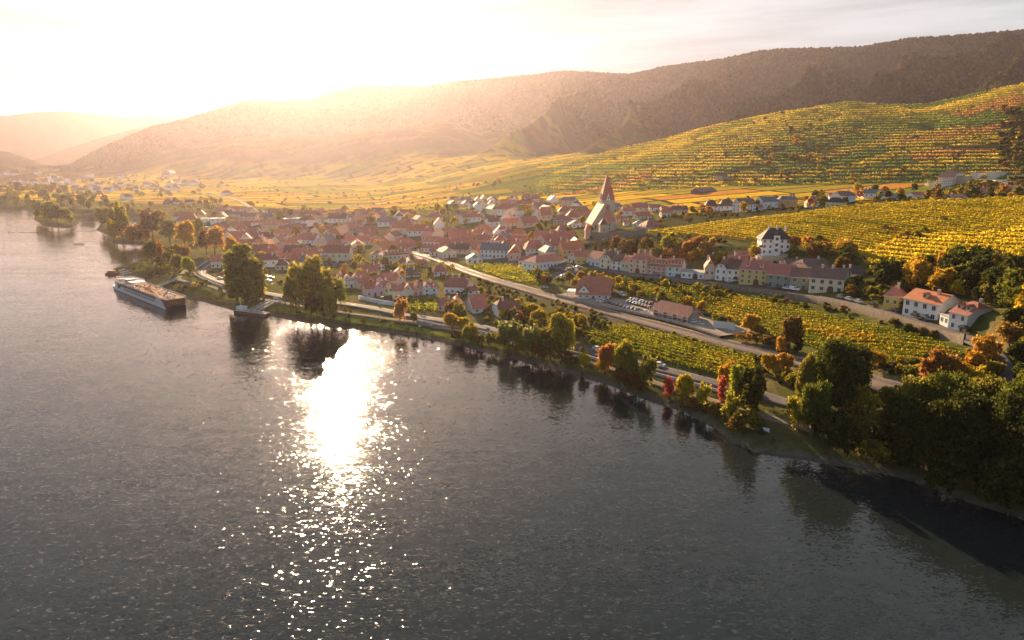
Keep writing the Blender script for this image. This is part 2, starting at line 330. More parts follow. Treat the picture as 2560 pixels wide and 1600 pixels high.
def obj(name, me, parent=None):
    o = bpy.data.objects.new(name, me); COL.objects.link(o)
    if parent is not None: o.parent = parent
    return o
def tag(o, label=None, cat=None, group=None, kind=None):
    if label: o['label'] = label
    if cat: o['category'] = cat
    if group: o['group'] = group
    if kind: o['kind'] = kind
    return o
def empty(name, loc, rz=0):
    o = bpy.data.objects.new(name, None); COL.objects.link(o); o.location = loc; o.rotation_euler = (0, 0, rz); o.empty_display_size = .5
    return o
CHILD = {}
def copy_tree(o, parent=None):
    c = o.copy(); COL.objects.link(c); c.parent = parent
    for ch in o.children: copy_tree(ch, c)
    return c
# ================================================================ land cover colours (by what grows there, with shade painted on the benches)
PAL = np.array([(.22, .16, .02), (.30, .22, .02), (.22, .17, .018), (.13, .14, .018), (.085, .11, .02), (.15, .14, .02), (.25, .13, .03), (.34, .23, .02)])
PALW = np.array([.2, .2, .16, .12, .08, .12, .05, .07])
def parcels(X, Y, ang, w, l, seed=0):
    u = X * cos(ang) + Y * sin(ang); v = -X * sin(ang) + Y * cos(ang)
    u = u + (vnoise(X / 160 + seed, Y / 160) - .5) * 70; v = v + (vnoise(X / 130, Y / 130 + seed) - .5) * 50
    iv = np.floor(v / w).astype(int); u2 = u + _perm[iv & 255, (iv * 7 + seed) & 255] * l * 3; iu = np.floor(u2 / l).astype(int)
    rr = _perm[(iu * 31 + seed) & 255, (iv * 17 + 5) & 255]
    edge = np.minimum(np.abs((v / w) % 1), 1 - np.abs((v / w) % 1)) * w; e2 = np.minimum((u2 / l) % 1, 1 - (u2 / l) % 1) * l
    return rr, np.minimum(edge, e2)
cw = np.cumsum(PALW) / PALW.sum()
def palette(rr): return PAL[np.clip(np.searchsorted(cw, rr), 0, len(PAL) - 1)]
C = np.zeros(GX.shape + (3,))
n1 = fbm(GX / 30, GY / 30, 4); n2 = fbm(GX / 9, GY / 9, 3)
# gardens and meadow grass (default near ground)
C[:] = np.array((.10, .10, .03)) * (0.6 + 0.9 * n1)[..., None]
gm = (n2 > .52)[..., None]; C = np.where(gm, np.array((.15, .12, .05)) * (.7 + .6 * n1[..., None]), C)
# valley fields beyond the village
rr, ed = parcels(GX, GY, 0.35, 46, 150, 3)
f1 = GR > (RC[9][:, None] * 1.0); colf = palette(rr) * (0.8 + 0.45 * n2[..., None]); colf = colf * np.array((1.95, 1.6, 1.3))
colf = np.where((ed < 3.5)[..., None], np.array((.055, .055, .022)), colf)
C = np.where(f1[..., None], colf, C)
# terrace hill parcels: long along the slope
rr2, ed2 = parcels(GX, GY, 0.05, 34, 120, 11)
f2 = (GR > RC[10][:, None] * 1.0) & (GR < RC[12][:, None] + 60) & (GA > radians(-6) + (fbm(GX / 90, GY / 90, 4) - .47) * .5)
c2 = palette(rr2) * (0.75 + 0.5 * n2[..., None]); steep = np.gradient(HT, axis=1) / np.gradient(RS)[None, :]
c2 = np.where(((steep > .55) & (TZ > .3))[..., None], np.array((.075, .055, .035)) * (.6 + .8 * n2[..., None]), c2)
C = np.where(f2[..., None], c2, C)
# wooded benches and terraces beyond the golden valley floor, shade painted as darker colours
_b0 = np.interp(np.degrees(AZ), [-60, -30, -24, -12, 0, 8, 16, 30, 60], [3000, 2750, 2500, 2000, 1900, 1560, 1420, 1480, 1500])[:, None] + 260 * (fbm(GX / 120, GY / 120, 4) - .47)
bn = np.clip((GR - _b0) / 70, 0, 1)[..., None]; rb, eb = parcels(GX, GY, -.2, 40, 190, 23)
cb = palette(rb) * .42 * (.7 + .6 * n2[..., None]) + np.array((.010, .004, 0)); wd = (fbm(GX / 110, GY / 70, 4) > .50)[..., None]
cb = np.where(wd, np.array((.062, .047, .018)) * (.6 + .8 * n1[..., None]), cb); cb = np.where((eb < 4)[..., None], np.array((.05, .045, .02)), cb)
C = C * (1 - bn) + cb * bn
# forest on the mountain
_dg = np.degrees(AZ); _w1 = np.clip((_dg + 4) / 14, 0, 1); _w1 = _w1 * _w1 * (3 - 2 * _w1); _w2 = np.clip((_dg - 8) / 12, 0, 1); _w2 = _w2 * _w2 * (3 - 2 * _w2)
FORL = (RC[15] - 60) * (1 - _w1) + _w1 * ((RC[14] - 150) * (1 - _w2) + _w2 * (RC[12] + 70)) + 150 * (fbm(_dg / 3.1, _dg * 0 + 2.2, 4) - .47)
FOR0 = FORL[:, None] + 220 * (n1 - .5)
fo = np.clip((GR - FOR0) / 40, 0, 1) * (HT > 70)
fo = np.clip(fo, 0, 1)[..., None]
fcol = np.array((.060, .040, .016)) * (.55 + .9 * n1[..., None]); C = C * (1 - fo) + fcol * fo
# river bank: stones at the waterline, brown grass above
bk = np.clip(1 - (dn - 1.0) / 1.5, 0, 1)[..., None] * nearm[..., None]; bk2 = np.clip(1 - (dn - 11) / 5, 0, 1)[..., None] * nearm[..., None]
C = C * (1 - bk2) + np.array((.075, .072, .028)) * (.6 + .9 * n2[..., None]) * bk2
C = C * (1 - bk) + np.array((.115, .095, .075)) * (.45 + 1.1 * n2[..., None]) * bk
C = np.where(inr[..., None], np.array((.06, .06, .04)), C)
def paint(pts, colr, var=.6, feather=0.0):
    """land-cover parcel given by ground corners (display px picked onto the terrain)"""
    global C
    P = polyw(pts); x0, y0 = P.min(0) - 5; x1, y1 = P.max(0) + 5
    m = (GX > x0) & (GX < x1) & (GY > y0) & (GY < y1); idx = np.where(m)
    ins = inside(P, GX[idx], GY[idx]); ii = (idx[0][ins], idx[1][ins])
    C[ii] = np.array(colr) * (1 - var / 2 + var * n2[ii])[:, None]
# ---- land parcels that read in the photo
GRASS = (.13, .17, .03); YEL = (.24, .19, .02); GOLD = (.27, .17, .03); DKG = (.06, .075, .02); VG = (.075, .085, .022); SOIL = (.14, .11, .07); GRAV = (.26, .22, .18)
paint([(325, 622), (350, 615), (345, 640), (320, 640)], (.12, .14, .025))
paint([(455, 655), (560, 690), (680, 722), (820, 742), (1000, 775), (1200, 815), (1200, 826), (1000, 787), (800, 758), (640, 722), (540, 708), (450, 672)], (.15, .17, .03), .5)
paint([(1030, 700), (940, 700), (935, 730), (1032, 737)], VG)                      # vine garden below the pastel terrace houses
paint([(1095, 628), (1180, 622), (1300, 645), (1290, 676), (1190, 664)], (.15, .16, .025))
paint([(1380, 780), (1480, 765), (1780, 855), (1782, 885), (1700, 893), (1600, 868), (1400, 815)], VG, .5)
paint([(1440, 655), (1660, 672), (1900, 722), (2110, 770), (2280, 820), (2200, 870), (2020, 850), (1840, 800), (1660, 750), (1520, 700)], VG, .5)
paint([(1530, 548), (1700, 522), (1870, 508), (2000, 487), (2419, 468), (2500, 470), (2500, 720), (2300, 655), (2060, 640), (1950, 610), (1860, 600), (1740, 570), (1600, 560)], (.085, .085, .025), .5)
paint([(1540, 524), (1660, 500), (2080, 471), (2300, 463), (2430, 459), (2430, 464), (2000, 485), (1870, 503), (1700, 520), (1560, 541)], (.06, .06, .022))
paint([(1990, 650), (2080, 640), (2200, 690), (2340, 750), (2330, 800), (2290, 790), (2100, 738), (1995, 710)], (.065, .07, .022))
paint([(1400, 760), (1100, 650), (1115, 640), (1300, 700), (1560, 765), (1850, 835), (1830, 850), (1600, 800)], (.12, .10, .06), .5)
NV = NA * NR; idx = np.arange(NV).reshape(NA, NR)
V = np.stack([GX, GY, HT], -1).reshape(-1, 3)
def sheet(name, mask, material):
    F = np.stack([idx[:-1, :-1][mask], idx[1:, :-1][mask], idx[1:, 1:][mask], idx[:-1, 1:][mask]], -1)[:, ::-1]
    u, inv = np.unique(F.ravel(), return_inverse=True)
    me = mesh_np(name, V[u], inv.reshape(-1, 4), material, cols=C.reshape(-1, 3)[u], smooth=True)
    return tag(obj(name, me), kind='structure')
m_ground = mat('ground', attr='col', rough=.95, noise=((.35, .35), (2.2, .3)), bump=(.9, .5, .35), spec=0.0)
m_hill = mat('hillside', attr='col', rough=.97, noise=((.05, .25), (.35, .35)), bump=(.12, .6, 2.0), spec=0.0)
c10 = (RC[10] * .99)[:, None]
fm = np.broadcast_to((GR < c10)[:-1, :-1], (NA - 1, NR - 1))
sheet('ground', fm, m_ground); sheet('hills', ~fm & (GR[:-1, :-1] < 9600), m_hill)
# ================================================================ water
def water():
    m = bpy.data.materials.new('river_water'); m.use_nodes = True; t = m.node_tree; b = _bsdf(m); N = t.nodes.new; K = t.links.new
    b.inputs['Base Color'].default_value = (.013, .018, .018, 1); b.inputs['Roughness'].default_value = .06; b.inputs['IOR'].default_value = 1.333
    b.inputs['Specular IOR Level'].default_value = .5
    tcn = N('ShaderNodeTexCoord')
    # surface slopes from vector noise at four wave lengths (evaluated exactly, so distant ripples glitter too)
    acc = None
    for sc, st, amp, rot in ((.05, .5, .03, .3), (.22, .5, .07, -.25), (.75, .45, .13, .15), (2.6, .6, .24, .0), (2.2, .45, 2.9, .1)):
        mp_ = N('ShaderNodeMapping'); mp_.inputs['Rotation'].default_value = (0, 0, rot); mp_.inputs['Scale'].default_value = (sc * st, sc, sc)
        nz_ = N('ShaderNodeTexNoise'); nz_.inputs['Scale'].default_value = 1.0; nz_.inputs['Detail'].default_value = 1.5; nz_.inputs['Roughness'].default_value = .5
        nz_.inputs['Distortion'].default_value = .5
        sb = N('ShaderNodeVectorMath'); sb.operation = 'SUBTRACT'; sb.inputs[1].default_value = (.5, .5, .5)
        ml_ = N('ShaderNodeVectorMath'); ml_.operation = 'MULTIPLY'; ml_.inputs[1].default_value = (amp * (.42 if amp > 1 else .7), amp, 0)
        K(tcn.outputs['Object'], mp_.inputs[0]); K(mp_.outputs[0], nz_.inputs['Vector']); K(nz_.outputs['Color'], sb.inputs[0]); K(sb.outputs[0], ml_.inputs[0])
        if amp > 1:       # sparse steep wavelets that catch the sun
            gn = N('ShaderNodeTexNoise'); gn.inputs['Scale'].default_value = 1.05; gn.inputs['Detail'].default_value = 2; gm_ = N('ShaderNodeMapping'); gm_.inputs['Scale'].default_value = (.5, 1.0, 1); K(tcn.outputs['Object'], gm_.inputs[0]); K(gm_.outputs[0], gn.inputs['Vector'])
            gr = N('ShaderNodeMapRange'); gr.inputs[1].default_value = .51; gr.inputs[2].default_value = .71; K(gn.outputs['Fac'], gr.inputs[0]); gs = N('ShaderNodeVectorMath'); gs.operation = 'SCALE'; mxv = N('ShaderNodeVectorMath'); mxv.operation = 'MAXIMUM'; K(ml_.outputs[0], mxv.inputs[0]); mxv.inputs[1].default_value = (-9, -.04, -9); K(mxv.outputs[0], gs.inputs[0]); K(gr.outputs[0], gs.inputs['Scale']); ml_ = gs
        if acc is None: acc = ml_.outputs[0]
        else: ad = N('ShaderNodeVectorMath'); ad.operation = 'ADD'; K(acc, ad.inputs[0]); K(ml_.outputs[0], ad.inputs[1]); acc = ad.outputs[0]
    # calmer and rougher patches drift over the river
    pm = N('ShaderNodeMapping'); pm.inputs['Scale'].default_value = (.006, .014, 1); pm.inputs['Rotation'].default_value = (0, 0, .25); pn = N('ShaderNodeTexNoise'); pn.inputs['Scale'].default_value = 1; pn.inputs['Detail'].default_value = 4
    K(tcn.outputs['Object'], pm.inputs[0]); K(pm.outputs[0], pn.inputs['Vector']); pr = N('ShaderNodeMapRange'); pr.inputs[1].default_value = .35; pr.inputs[2].default_value = .65; pr.inputs[3].default_value = .65; pr.inputs[4].default_value = 1.15; K(pn.outputs['Fac'], pr.inputs[0])
    qm = N('ShaderNodeMapping'); qm.inputs['Scale'].default_value = (.028, .10, 1); qm.inputs['Rotation'].default_value = (0, 0, .12); qn = N('ShaderNodeTexNoise'); qn.inputs['Scale'].default_value = 1; qn.inputs['Detail'].default_value = 3; qn.inputs['Distortion'].default_value = .8
    K(tcn.outputs['Object'], qm.inputs[0]); K(qm.outputs[0], qn.inputs['Vector']); qr = N('ShaderNodeMapRange'); qr.inputs[1].default_value = .35; qr.inputs[2].default_value = .65; qr.inputs[3].default_value = .55; qr.inputs[4].default_value = 1.35; K(qn.outputs['Fac'], qr.inputs[0])
    pq = N('ShaderNodeMath'); pq.operation = 'MULTIPLY'; K(pr.outputs[0], pq.inputs[0]); K(qr.outputs[0], pq.inputs[1])
    sc_ = N('ShaderNodeVectorMath'); sc_.operation = 'SCALE'; K(acc, sc_.inputs[0]); K(pq.outputs[0], sc_.inputs['Scale'])
    up = N('ShaderNodeVectorMath'); up.operation = 'ADD'; up.inputs[1].default_value = (0, 0, 1); K(sc_.outputs[0], up.inputs[0]); nm = N('ShaderNodeVectorMath'); nm.operation = 'NORMALIZE'; K(up.outputs[0], nm.inputs[0]); last = nm.outputs[0]
    K(last, b.inputs['Normal'])
    return m
xs = np.array([-5200, -2400, -1100, -500, -200, 0, 200, 500]); ys = np.array([-350, 0, 150, 300, 500, 800, 1300, 1700])
vv = [(x, y, 0) for x in xs for y in ys]; ff = [(i * 8 + j, (i + 1) * 8 + j, (i + 1) * 8 + j + 1, i * 8 + j + 1) for i in range(7) for j in range(7)]
tag(obj('river', mesh_np('river', vv, ff, water())), kind='structure')
def make_haze():
    m = bpy.data.materials.new('haze_air'); m.use_nodes = True; t = m.node_tree; t.nodes.clear()
    o = t.nodes.new('ShaderNodeOutputMaterial'); v = t.nodes.new('ShaderNodeVolumePrincipled')
    v.inputs['Color'].default_value = (*HAZE_COL, 1); v.inputs['Density'].default_value = HAZE_DENSITY; v.inputs['Anisotropy'].default_value = HAZE_G
    t.links.new(v.outputs[0], o.inputs['Volume'])
    b = MB(); b.box(-9900, 9900, -420, 9700, -60, float(HT.max()) + 25)
    h = b.build('haze', m); tag(h, kind='stuff'); return h

# ================================================================ coordinate shortcuts: positions read off enlarged parts of the photo
CROPS = {'D': (0, 0, 1.0), '1': (0, 359.1, 4.0), '2': (226.8, 529.2, 5.122), '3': (378, 453.6, 5.122), '4': (756, 453.6, 5.122), '5': (1039.5, 415.8, 4.266),
         '6': (642.6, 567, 5.122), '7': (1039.5, 567, 4.266), 'E': (1058.4, 434.7, 7.317), 'A': (1512, 491.4, 4.266), 'B': (1890, 529.2, 4.571), 'K': (1512, 378, 2.6675), 'S': (1323, 661.5, 4.266), 'R': (1795.5, 756, 3.2), 'V': (2173.4, 330.7, 9.85), 'L': (396.9, 491.4, 7.53)}
def cd(c, x, y): a, b, s = CROPS[c]; return a + x / s, b + y / s
def gp(c, x, y): return pick(*cd(c, x, y))
def mpp(P): return math.hypot(P[0], P[1]) / 1614.0 * 1.03       # metres per display px at a ground point (roughly)
# ================================================================ roads, paths, railway (draped sheets)
def resample(P, step):
    P = np.asarray(P, float)
    for _ in range(2):                                    # corner cutting
        Q = np.empty((2 * len(P) - 2, 2)); Q[0::2] = .75 * P[:-1] + .25 * P[1:]; Q[1::2] = .25 * P[:-1] + .75 * P[1:]
        P = np.vstack([P[:1], Q, P[-1:]])
    d = np.r_[0, np.cumsum(np.hypot(*np.diff(P, axis=0).T))]; n = max(2, int(d[-1] / step)); t = np.linspace(0, d[-1], n)
    return np.stack([np.interp(t, d, P[:, 0]), np.interp(t, d, P[:, 1])], -1)
def offset(P, o):
    T = np.gradient(P, axis=0); T /= np.hypot(T[:, 0], T[:, 1])[:, None] + 1e-9
    return P + np.stack([-T[:, 1], T[:, 0]], -1) * o
def ribbon(name, P, w, up, material, kind='structure', off=0, level=True):
    P = resample(P, 2.5); P = offset(P, off) if off else P
    ks = np.linspace(-w / 2, w / 2, 5); rows = [offset(P, k) for k in ks]
    Z = np.array([ground_z(r[:, 0], r[:, 1]) for r in rows])
    if level: Z = Z * .4 + Z.max(0)[None] * .6
    Vv = np.stack([np.stack([r[:, 0], r[:, 1], z + up], -1) for r, z in zip(rows, Z)])
    lo = Vv[[0, -1]].copy(); lo[..., 2] -= .8; Vv = np.concatenate([lo[:1], Vv, lo[1:]])
    k, n = Vv.shape[:2]; ii = np.arange(k * n).reshape(k, n)
    F = np.stack([ii[:-1, :-1], ii[:-1, 1:], ii[1:, 1:], ii[1:, :-1]], -1).reshape(-1, 4)[:, ::-1]
    return tag(obj(name, mesh_np(name, Vv.reshape(-1, 3), F, material)), kind=kind)
def D2(*pts): return [pick(x, y)[:2] for x, y in pts]
m_asph = mat('asphalt', (.13, .115, .11), .8, noise=((.5, .18), (6, .12)), spec=.04)
m_path = mat('gravel_path', (.20, .165, .125), .95, noise=(1.5, .2), spec=.02)
m_dirt = mat('gravel_yard', (.30, .245, .19), .95, noise=((.3, .2), (3, .15)), spec=.03)
m_bal = mat('ballast', (.17, .125, .10), .95, noise=((.6, .25), (5, .25)), bump=(5, .6, .1))
m_rail = mat('rail_steel', (.40, .33, .28), .35, metal=.8)
m_wood = mat('sleeper_wood', (.09, .06, .045), .9, noise=(4, .3))
m_white = mat('white_paint', (.80, .79, .76), .6)
m_conc = mat('concrete', (.42, .39, .35), .9, noise=(1.5, .2), bump=(6, .3, .05))
m_stone = mat('wall_stone', (.19, .15, .11), .95, noise=((.5, .3), (2.2, .35)), bump=(2.4, .8, .2))
ROAD = D2((560, 585), (520, 607), (487, 630), (470, 645), (510, 663), (549, 675), (617, 693), (696, 707), (760, 713), (818, 717), (926, 739), (1049, 759), (1119, 769), (1166, 781), (1260, 799), (1353, 819), (1412, 836), (1541, 869), (1698, 907), (1806, 936), (1880, 958), (2010, 1000), (2160, 1050))
ribbon('river_road', ROAD, 6.0, .10, m_asph)
ribbon('road_line', ROAD, .22, .125, m_white)
WALK = D2((420, 661), (452, 669), (520, 685), (559, 699), (608, 706), (676, 718), (740, 729), (803, 738), (896, 752), (1043, 770), (1180, 803), (1342, 840), (1412, 861), (1541, 905), (1593, 921), (1686, 947), (1792, 982), (1880, 1006), (2000, 1040), (2150, 1085))
ribbon('river_path', WALK, 3.2, .12, m_path)
ribbon('landing_path', D2((425, 652), (421, 658), (424, 665)), 3, .14, m_path)
ribbon('cove_road', D2((520, 607), (470, 622), (448, 634), (430, 648)), 4.5, .12, m_asph)
STREET = D2((1330, 640), (1386, 628), (1461, 643), (1560, 655), (1662, 665), (1810, 684), (1900, 699), (1992, 716), (2043, 727), (2100, 745), (2192, 773), (2299, 806), (2350, 845), (2385, 905), (2430, 960))
ribbon('village_street', STREET, 5.4, .12, m_asph)
ribbon('village_square', D2((1300, 660), (1322, 652), (1345, 642), (1380, 632)), 17, .10, m_asph)
ribbon('village_lane', D2((1006, 598), (1050, 604), (1100, 612), (1180, 618), (1260, 622), (1340, 640)), 6, .10, m_asph)
ribbon('main_street', D2((940, 548), (962, 570), (975, 585), (992, 607), (1006, 618)), 8, .12, m_asph)
ribbon('cove_track', D2((300, 540), (318, 520), (330, 508)), 9, .12, m_path)
ribbon('field_track', D2((490, 455), (540, 466), (575, 480), (600, 497)), 8, .25, m_path)
ribbon('field_road', D2((770, 497), (840, 488), (900, 482), (960, 477)), 10, .3, m_path)
ribbon('hill_track', D2((1372, 425), (1392, 412), (1388, 402), (1398, 392)), 6, .5, m_path)
RAIL = D2((985, 598), (1050, 618), (1108, 643), (1190, 669), (1323, 707), (1431, 735), (1581, 776), (1710, 811), (1862, 847), (1980, 880), (2120, 925))
ribbon('railway_bed', RAIL, 11, .10, m_bal)
ribbon('station_yard', D2((1340, 694), (1420, 712), (1520, 732), (1640, 758), (1740, 792)), 18, .08, m_dirt)
def railway(off, label):
    P = offset(resample(RAIL, 4), off); z = ground_z(P[:, 0], P[:, 1]) + .30
    # follow the bed: the ribbon lifts a little, so keep the highest of a cross-section
    for o_ in (-3, 0, 3):
        Q = offset(P, o_); z = np.maximum(z, ground_z(Q[:, 0], Q[:, 1]) + .28)
    root = empty('railway_track', (P[0, 0], P[0, 1], z[0])); tag(root, label, 'railway track', 'pair of railway tracks')
    for s in (-.72, .72):
        A, B = offset(P, s - .06), offset(P, s + .06); n = len(P)
        Vv = np.concatenate([np.c_[A, z - .12], np.c_[A, z], np.c_[B, z], np.c_[B, z - .12]]) - np.array([P[0, 0], P[0, 1], z[0]])
        ii = np.arange(4 * n).reshape(4, n); F = np.concatenate([np.stack([ii[a, :-1], ii[a, 1:], ii[a + 1, 1:], ii[a + 1, :-1]], -1) for a in range(3)])
        obj('rail', mesh_np('rail', Vv, F, m_rail), root)
    b = MB(); R_ = resample(P, 1.3); T = np.gradient(R_, axis=0); T /= np.hypot(*T.T)[:, None]; zz = np.interp(np.arange(len(R_)), np.linspace(0, len(R_) - 1, len(z)), z)
    for (x, y), (tx, ty), h in zip(R_, T, zz):
        q = [(x + tx * a * .15 - ty * c * 1.3, y + ty * a * .15 + tx * c * 1.3) for a, c in ((-1, -1), (1, -1), (1, 1), (-1, 1))]
        b.poly([(u - P[0, 0], v - P[0, 1], h - .10 - z[0]) for u, v in q])
    tag(b.build('sleepers', m_wood, root, fix=False), kind='stuff')
railway(2.6, 'railway track of the pair on the station side, running through the village')
railway(-2.6, 'railway track of the pair on the river side, beside the vineyard')
def wall_line(name, P, h0, h1, t, material, label, cat, step=3, group=None):
    P = resample(P, step); A, B = offset(P, -t / 2), offset(P, t / 2); z = ground_z(P[:, 0], P[:, 1]); za = np.minimum(ground_z(*A.T), ground_z(*B.T)) - .6; n = len(P)
    zt = np.maximum(ground_z(*A.T), ground_z(*B.T)) + h1 if h0 is None else z + h1
    Vv = np.concatenate([np.c_[A, za], np.c_[A, zt], np.c_[B, zt], np.c_[B, za]]); ii = np.arange(4 * n).reshape(4, n)
    F = np.concatenate([np.stack([ii[a, :-1], ii[a, 1:], ii[a + 1, 1:], ii[a + 1, :-1]], -1) for a in range(3)])
    F = np.concatenate([F, [[ii[0, 0], ii[1, 0], ii[2, 0], ii[3, 0]], [ii[3, -1], ii[2, -1], ii[1, -1], ii[0, -1]]]])
    o = obj(name, mesh_np(name, Vv, F, material)); return tag(o, label, cat, group)
ROADW = offset(resample(ROAD, 6), -5.0)
if ROADW[10][1] > ROAD[5][1] + 50: pass
def cut(P, a, b): n = len(P); return P[int(n * a):int(n * b)]
wall_line('road_wall', cut(ROADW, .10, .40), 1, .9, .45, m_conc, 'low pale parapet wall along the river road by the boat landing', 'wall')
wall_line('road_wall', cut(ROADW, .62, .92), 1, .9, .45, m_conc, 'low pale parapet wall along the river road beside the lower vineyard', 'wall')
m_bluew = mat('pale_wall', (.55, .56, .58), .85, noise=(1.2, .15))
wall_line('garden_wall', D2((848, 707), (880, 714), (900, 718), (930, 722)), 1, 2.2, .4, m_bluew, 'pale garden wall between the pastel terraced houses and the river road', 'wall')
STC = resample(STREET[2:12], 3); SA, SB = offset(STC, -3.0), offset(STC, -3.7); _tops = np.max([ground_z(*offset(STC, k).T) for k in (-2.7, 0, 2.7)], axis=0) + .45; _n = len(STC)
_lo = ground_z(*offset(STC, -6).T) - 2.5; Vv = np.concatenate([np.c_[SA, _lo], np.c_[SA, _tops], np.c_[SB, _tops], np.c_[SB, _lo]]); ii = np.arange(4 * _n).reshape(4, _n)
tag(obj('retaining_wall', mesh_np('retaining_wall', Vv, np.concatenate([np.stack([ii[a, :-1], ii[a, 1:], ii[a + 1, 1:], ii[a + 1, :-1]], -1) for a in range(3)]), m_stone)), 'long rough stone retaining wall carrying the village street above the vineyard', 'wall')
# ================================================================ vines: rows of leafy posts
LEAFQ = np.array([(-.5, -.5, 0), (.5, -.5, 0), (.5, .5, 0), (-.5, .5, 0)])
def leaf_quads(P, S, seed=0, flat=0.0):
    """random oriented square leaves at points P with sizes S"""
    g = np.random.default_rng(seed); n = len(P); nrm = g.normal(size=(n, 3)); nrm[:, 2] = np.abs(nrm[:, 2]) + flat; nrm /= np.linalg.norm(nrm, axis=1)[:, None]
    t = g.normal(size=(n, 3)); u = np.cross(nrm, t); u /= np.linalg.norm(u, axis=1)[:, None] + 1e-9; v = np.cross(nrm, u)
    V_ = P[:, None, :] + (LEAFQ[None, :, :1] * u[:, None, :] + LEAFQ[None, :, 1:2] * v[:, None, :]) * S[:, None, None]
    F_ = np.arange(4 * n).reshape(n, 4); return V_.reshape(-1, 3), F_
m_vine = leafmat('vine_leaves', attr='col', trans=.66, var=.24, hue=.012)
VPAL = {'green': [(.22, .23, .02), (.28, .26, .022), (.38, .31, .025), (.16, .18, .02)],
        'gold': [(.36, .31, .02), (.58, .43, .022), (.64, .47, .03), (.70, .50, .03), (.50, .38, .02), (.66, .38, .03)],
        'mix': [(.26, .24, .02), (.36, .30, .02), (.18, .19, .02), (.46, .33, .02), (.14, .16, .02)],
        'orange': [(.40, .22, .02), (.42, .27, .03), (.34, .24, .02), (.38, .13, .02)]}
def vineyard(pts, ang, spacing, per_m, pal, label, h=1.9, size=.75, seed=1, gap=.0, P=None, skip=None, wide=.22):
    P = polyw(pts) if P is None else P; c_ = P.mean(0); g = np.random.default_rng(seed); ux, uy = cos(ang), sin(ang)
    r = np.max(np.hypot(*(P - c_).T)); nrow = int(2 * r / spacing); pts_ = []
    n = int(2 * r * per_m)
    k = np.repeat(np.arange(nrow), n); t = g.uniform(-r, r, size=k.size); o = (k - nrow / 2) * spacing + g.normal(0, wide, k.size)
    o = o + (vnoise(t / 60 + seed, t * 0 + .5) - .5) * 6
    X = c_[0] + t * ux - o * uy; Y = c_[1] + t * uy + o * ux; m = inside(P, X, Y); X, Y, k = X[m], Y[m], k[m]
    m = vnoise(X / 6, Y / 6) > gap
    if skip is not None: m &= ~inside(skip, X, Y)
    X, Y, k = X[m], Y[m], k[m]
    hh = h * (.8 + .4 * vnoise(X / 8, Y / 8)); Z = ground_z(X, Y) + np.sqrt(g.random(X.size)) * hh + .1
    S = size * g.uniform(.6, 1.25, X.size); Vv, Ff = leaf_quads(np.stack([X, Y, Z], -1), S, seed)
    pc = np.array(VPAL[pal]); w = np.clip((fbm(X / 45 + seed, Y / 45, 3) - .25) / .5 * .7 + _perm[k & 255, seed & 255] * .3 + g.normal(0, .07, X.size), 0, .999)
    cc = pc[(w * len(pc)).astype(int)] * g.uniform(.8, 1.2, X.size)[:, None]
    o_ = obj('vineyard', mesh_np('vineyard', Vv, Ff, m_vine, cols=np.repeat(cc, 4, axis=0)))
    return tag(o_, label, 'vineyard', kind='stuff')
def dirang(a, b): A, B = pick(*a), pick(*b); return atan2(B[1] - A[1], B[0] - A[0])
a1 = dirang((1400, 800), (1700, 880))
vineyard([(1380, 788), (1400, 778), (1480, 772), (1560, 790), (1700, 826), (1780, 852), (1783, 885), (1700, 893), (1600, 868), (1500, 842), (1400, 815)], a1, 2.6, 20, 'green', 'bright green and yellow vines between the railway and the river road', size=.45)
a2 = dirang((1500, 690), (1900, 750))
vineyard([(1450, 660), (1520, 672), (1660, 684), (1900, 734), (2060, 772), (2190, 808), (2280, 838), (2200, 868), (2020, 850), (1900, 815), (1840, 800), (1700, 750), (1590, 715), (1480, 690)], a2, 3.2, 18, 'mix', 'green and golden vines between the station and the street houses', seed=2, size=.45)
vineyard([(1880, 768), (1960, 778), (2060, 800), (2075, 816), (1960, 806), (1890, 786)], a2, 2.4, 6, 'orange', 'strip of orange vines below the street houses', seed=5, size=.8, h=2.2)
a3 = dirang((1100, 640), (1290, 668))
vineyard([(1100, 628), (1180, 624), (1300, 648), (1290, 676), (1190, 662)], a3, 2.8, 3.5, 'green', 'small vineyard between the railway and the white long house', seed=3, size=.8)
vineyard([(1030, 703), (940, 706), (938, 732), (1034, 738)], a3, 2.4, 4, 'green', 'small vine garden below the pastel terraced houses', seed=4, size=.8)
a4 = dirang((1750, 545), (1950, 575))
KP = [(1528, 549), (1600, 541), (1700, 526), (1790, 516), (1870, 510), (2000, 489), (2419, 468), (2520, 470), (2520, 720), (2419, 640), (2300, 645), (2200, 640), (2060, 640), (2010, 600), (1900, 588), (1860, 575), (1800, 570), (1740, 568), (1640, 558), (1580, 560)]
KW = polyw(KP); KD = polyw([(2300, 645), (2200, 640), (2060, 640), (2030, 606), (2110, 575), (2180, 560), (2240, 556), (2300, 560), (2430, 545), (2530, 540), (2530, 730), (2419, 640)])
vineyard(None, a4, 4.8, 19, 'gold', 'broad golden vineyard covering the knoll behind the street houses', seed=6, size=.52, h=1.9, gap=.04, P=KW, skip=KD)
vineyard(None, dirang((2150, 600), (2400, 612)), 8.5, 30, 'gold', 'strips of golden vines with dark gaps above the inn', seed=8, size=.7, h=2.6, gap=.0, P=KD, wide=1.1)
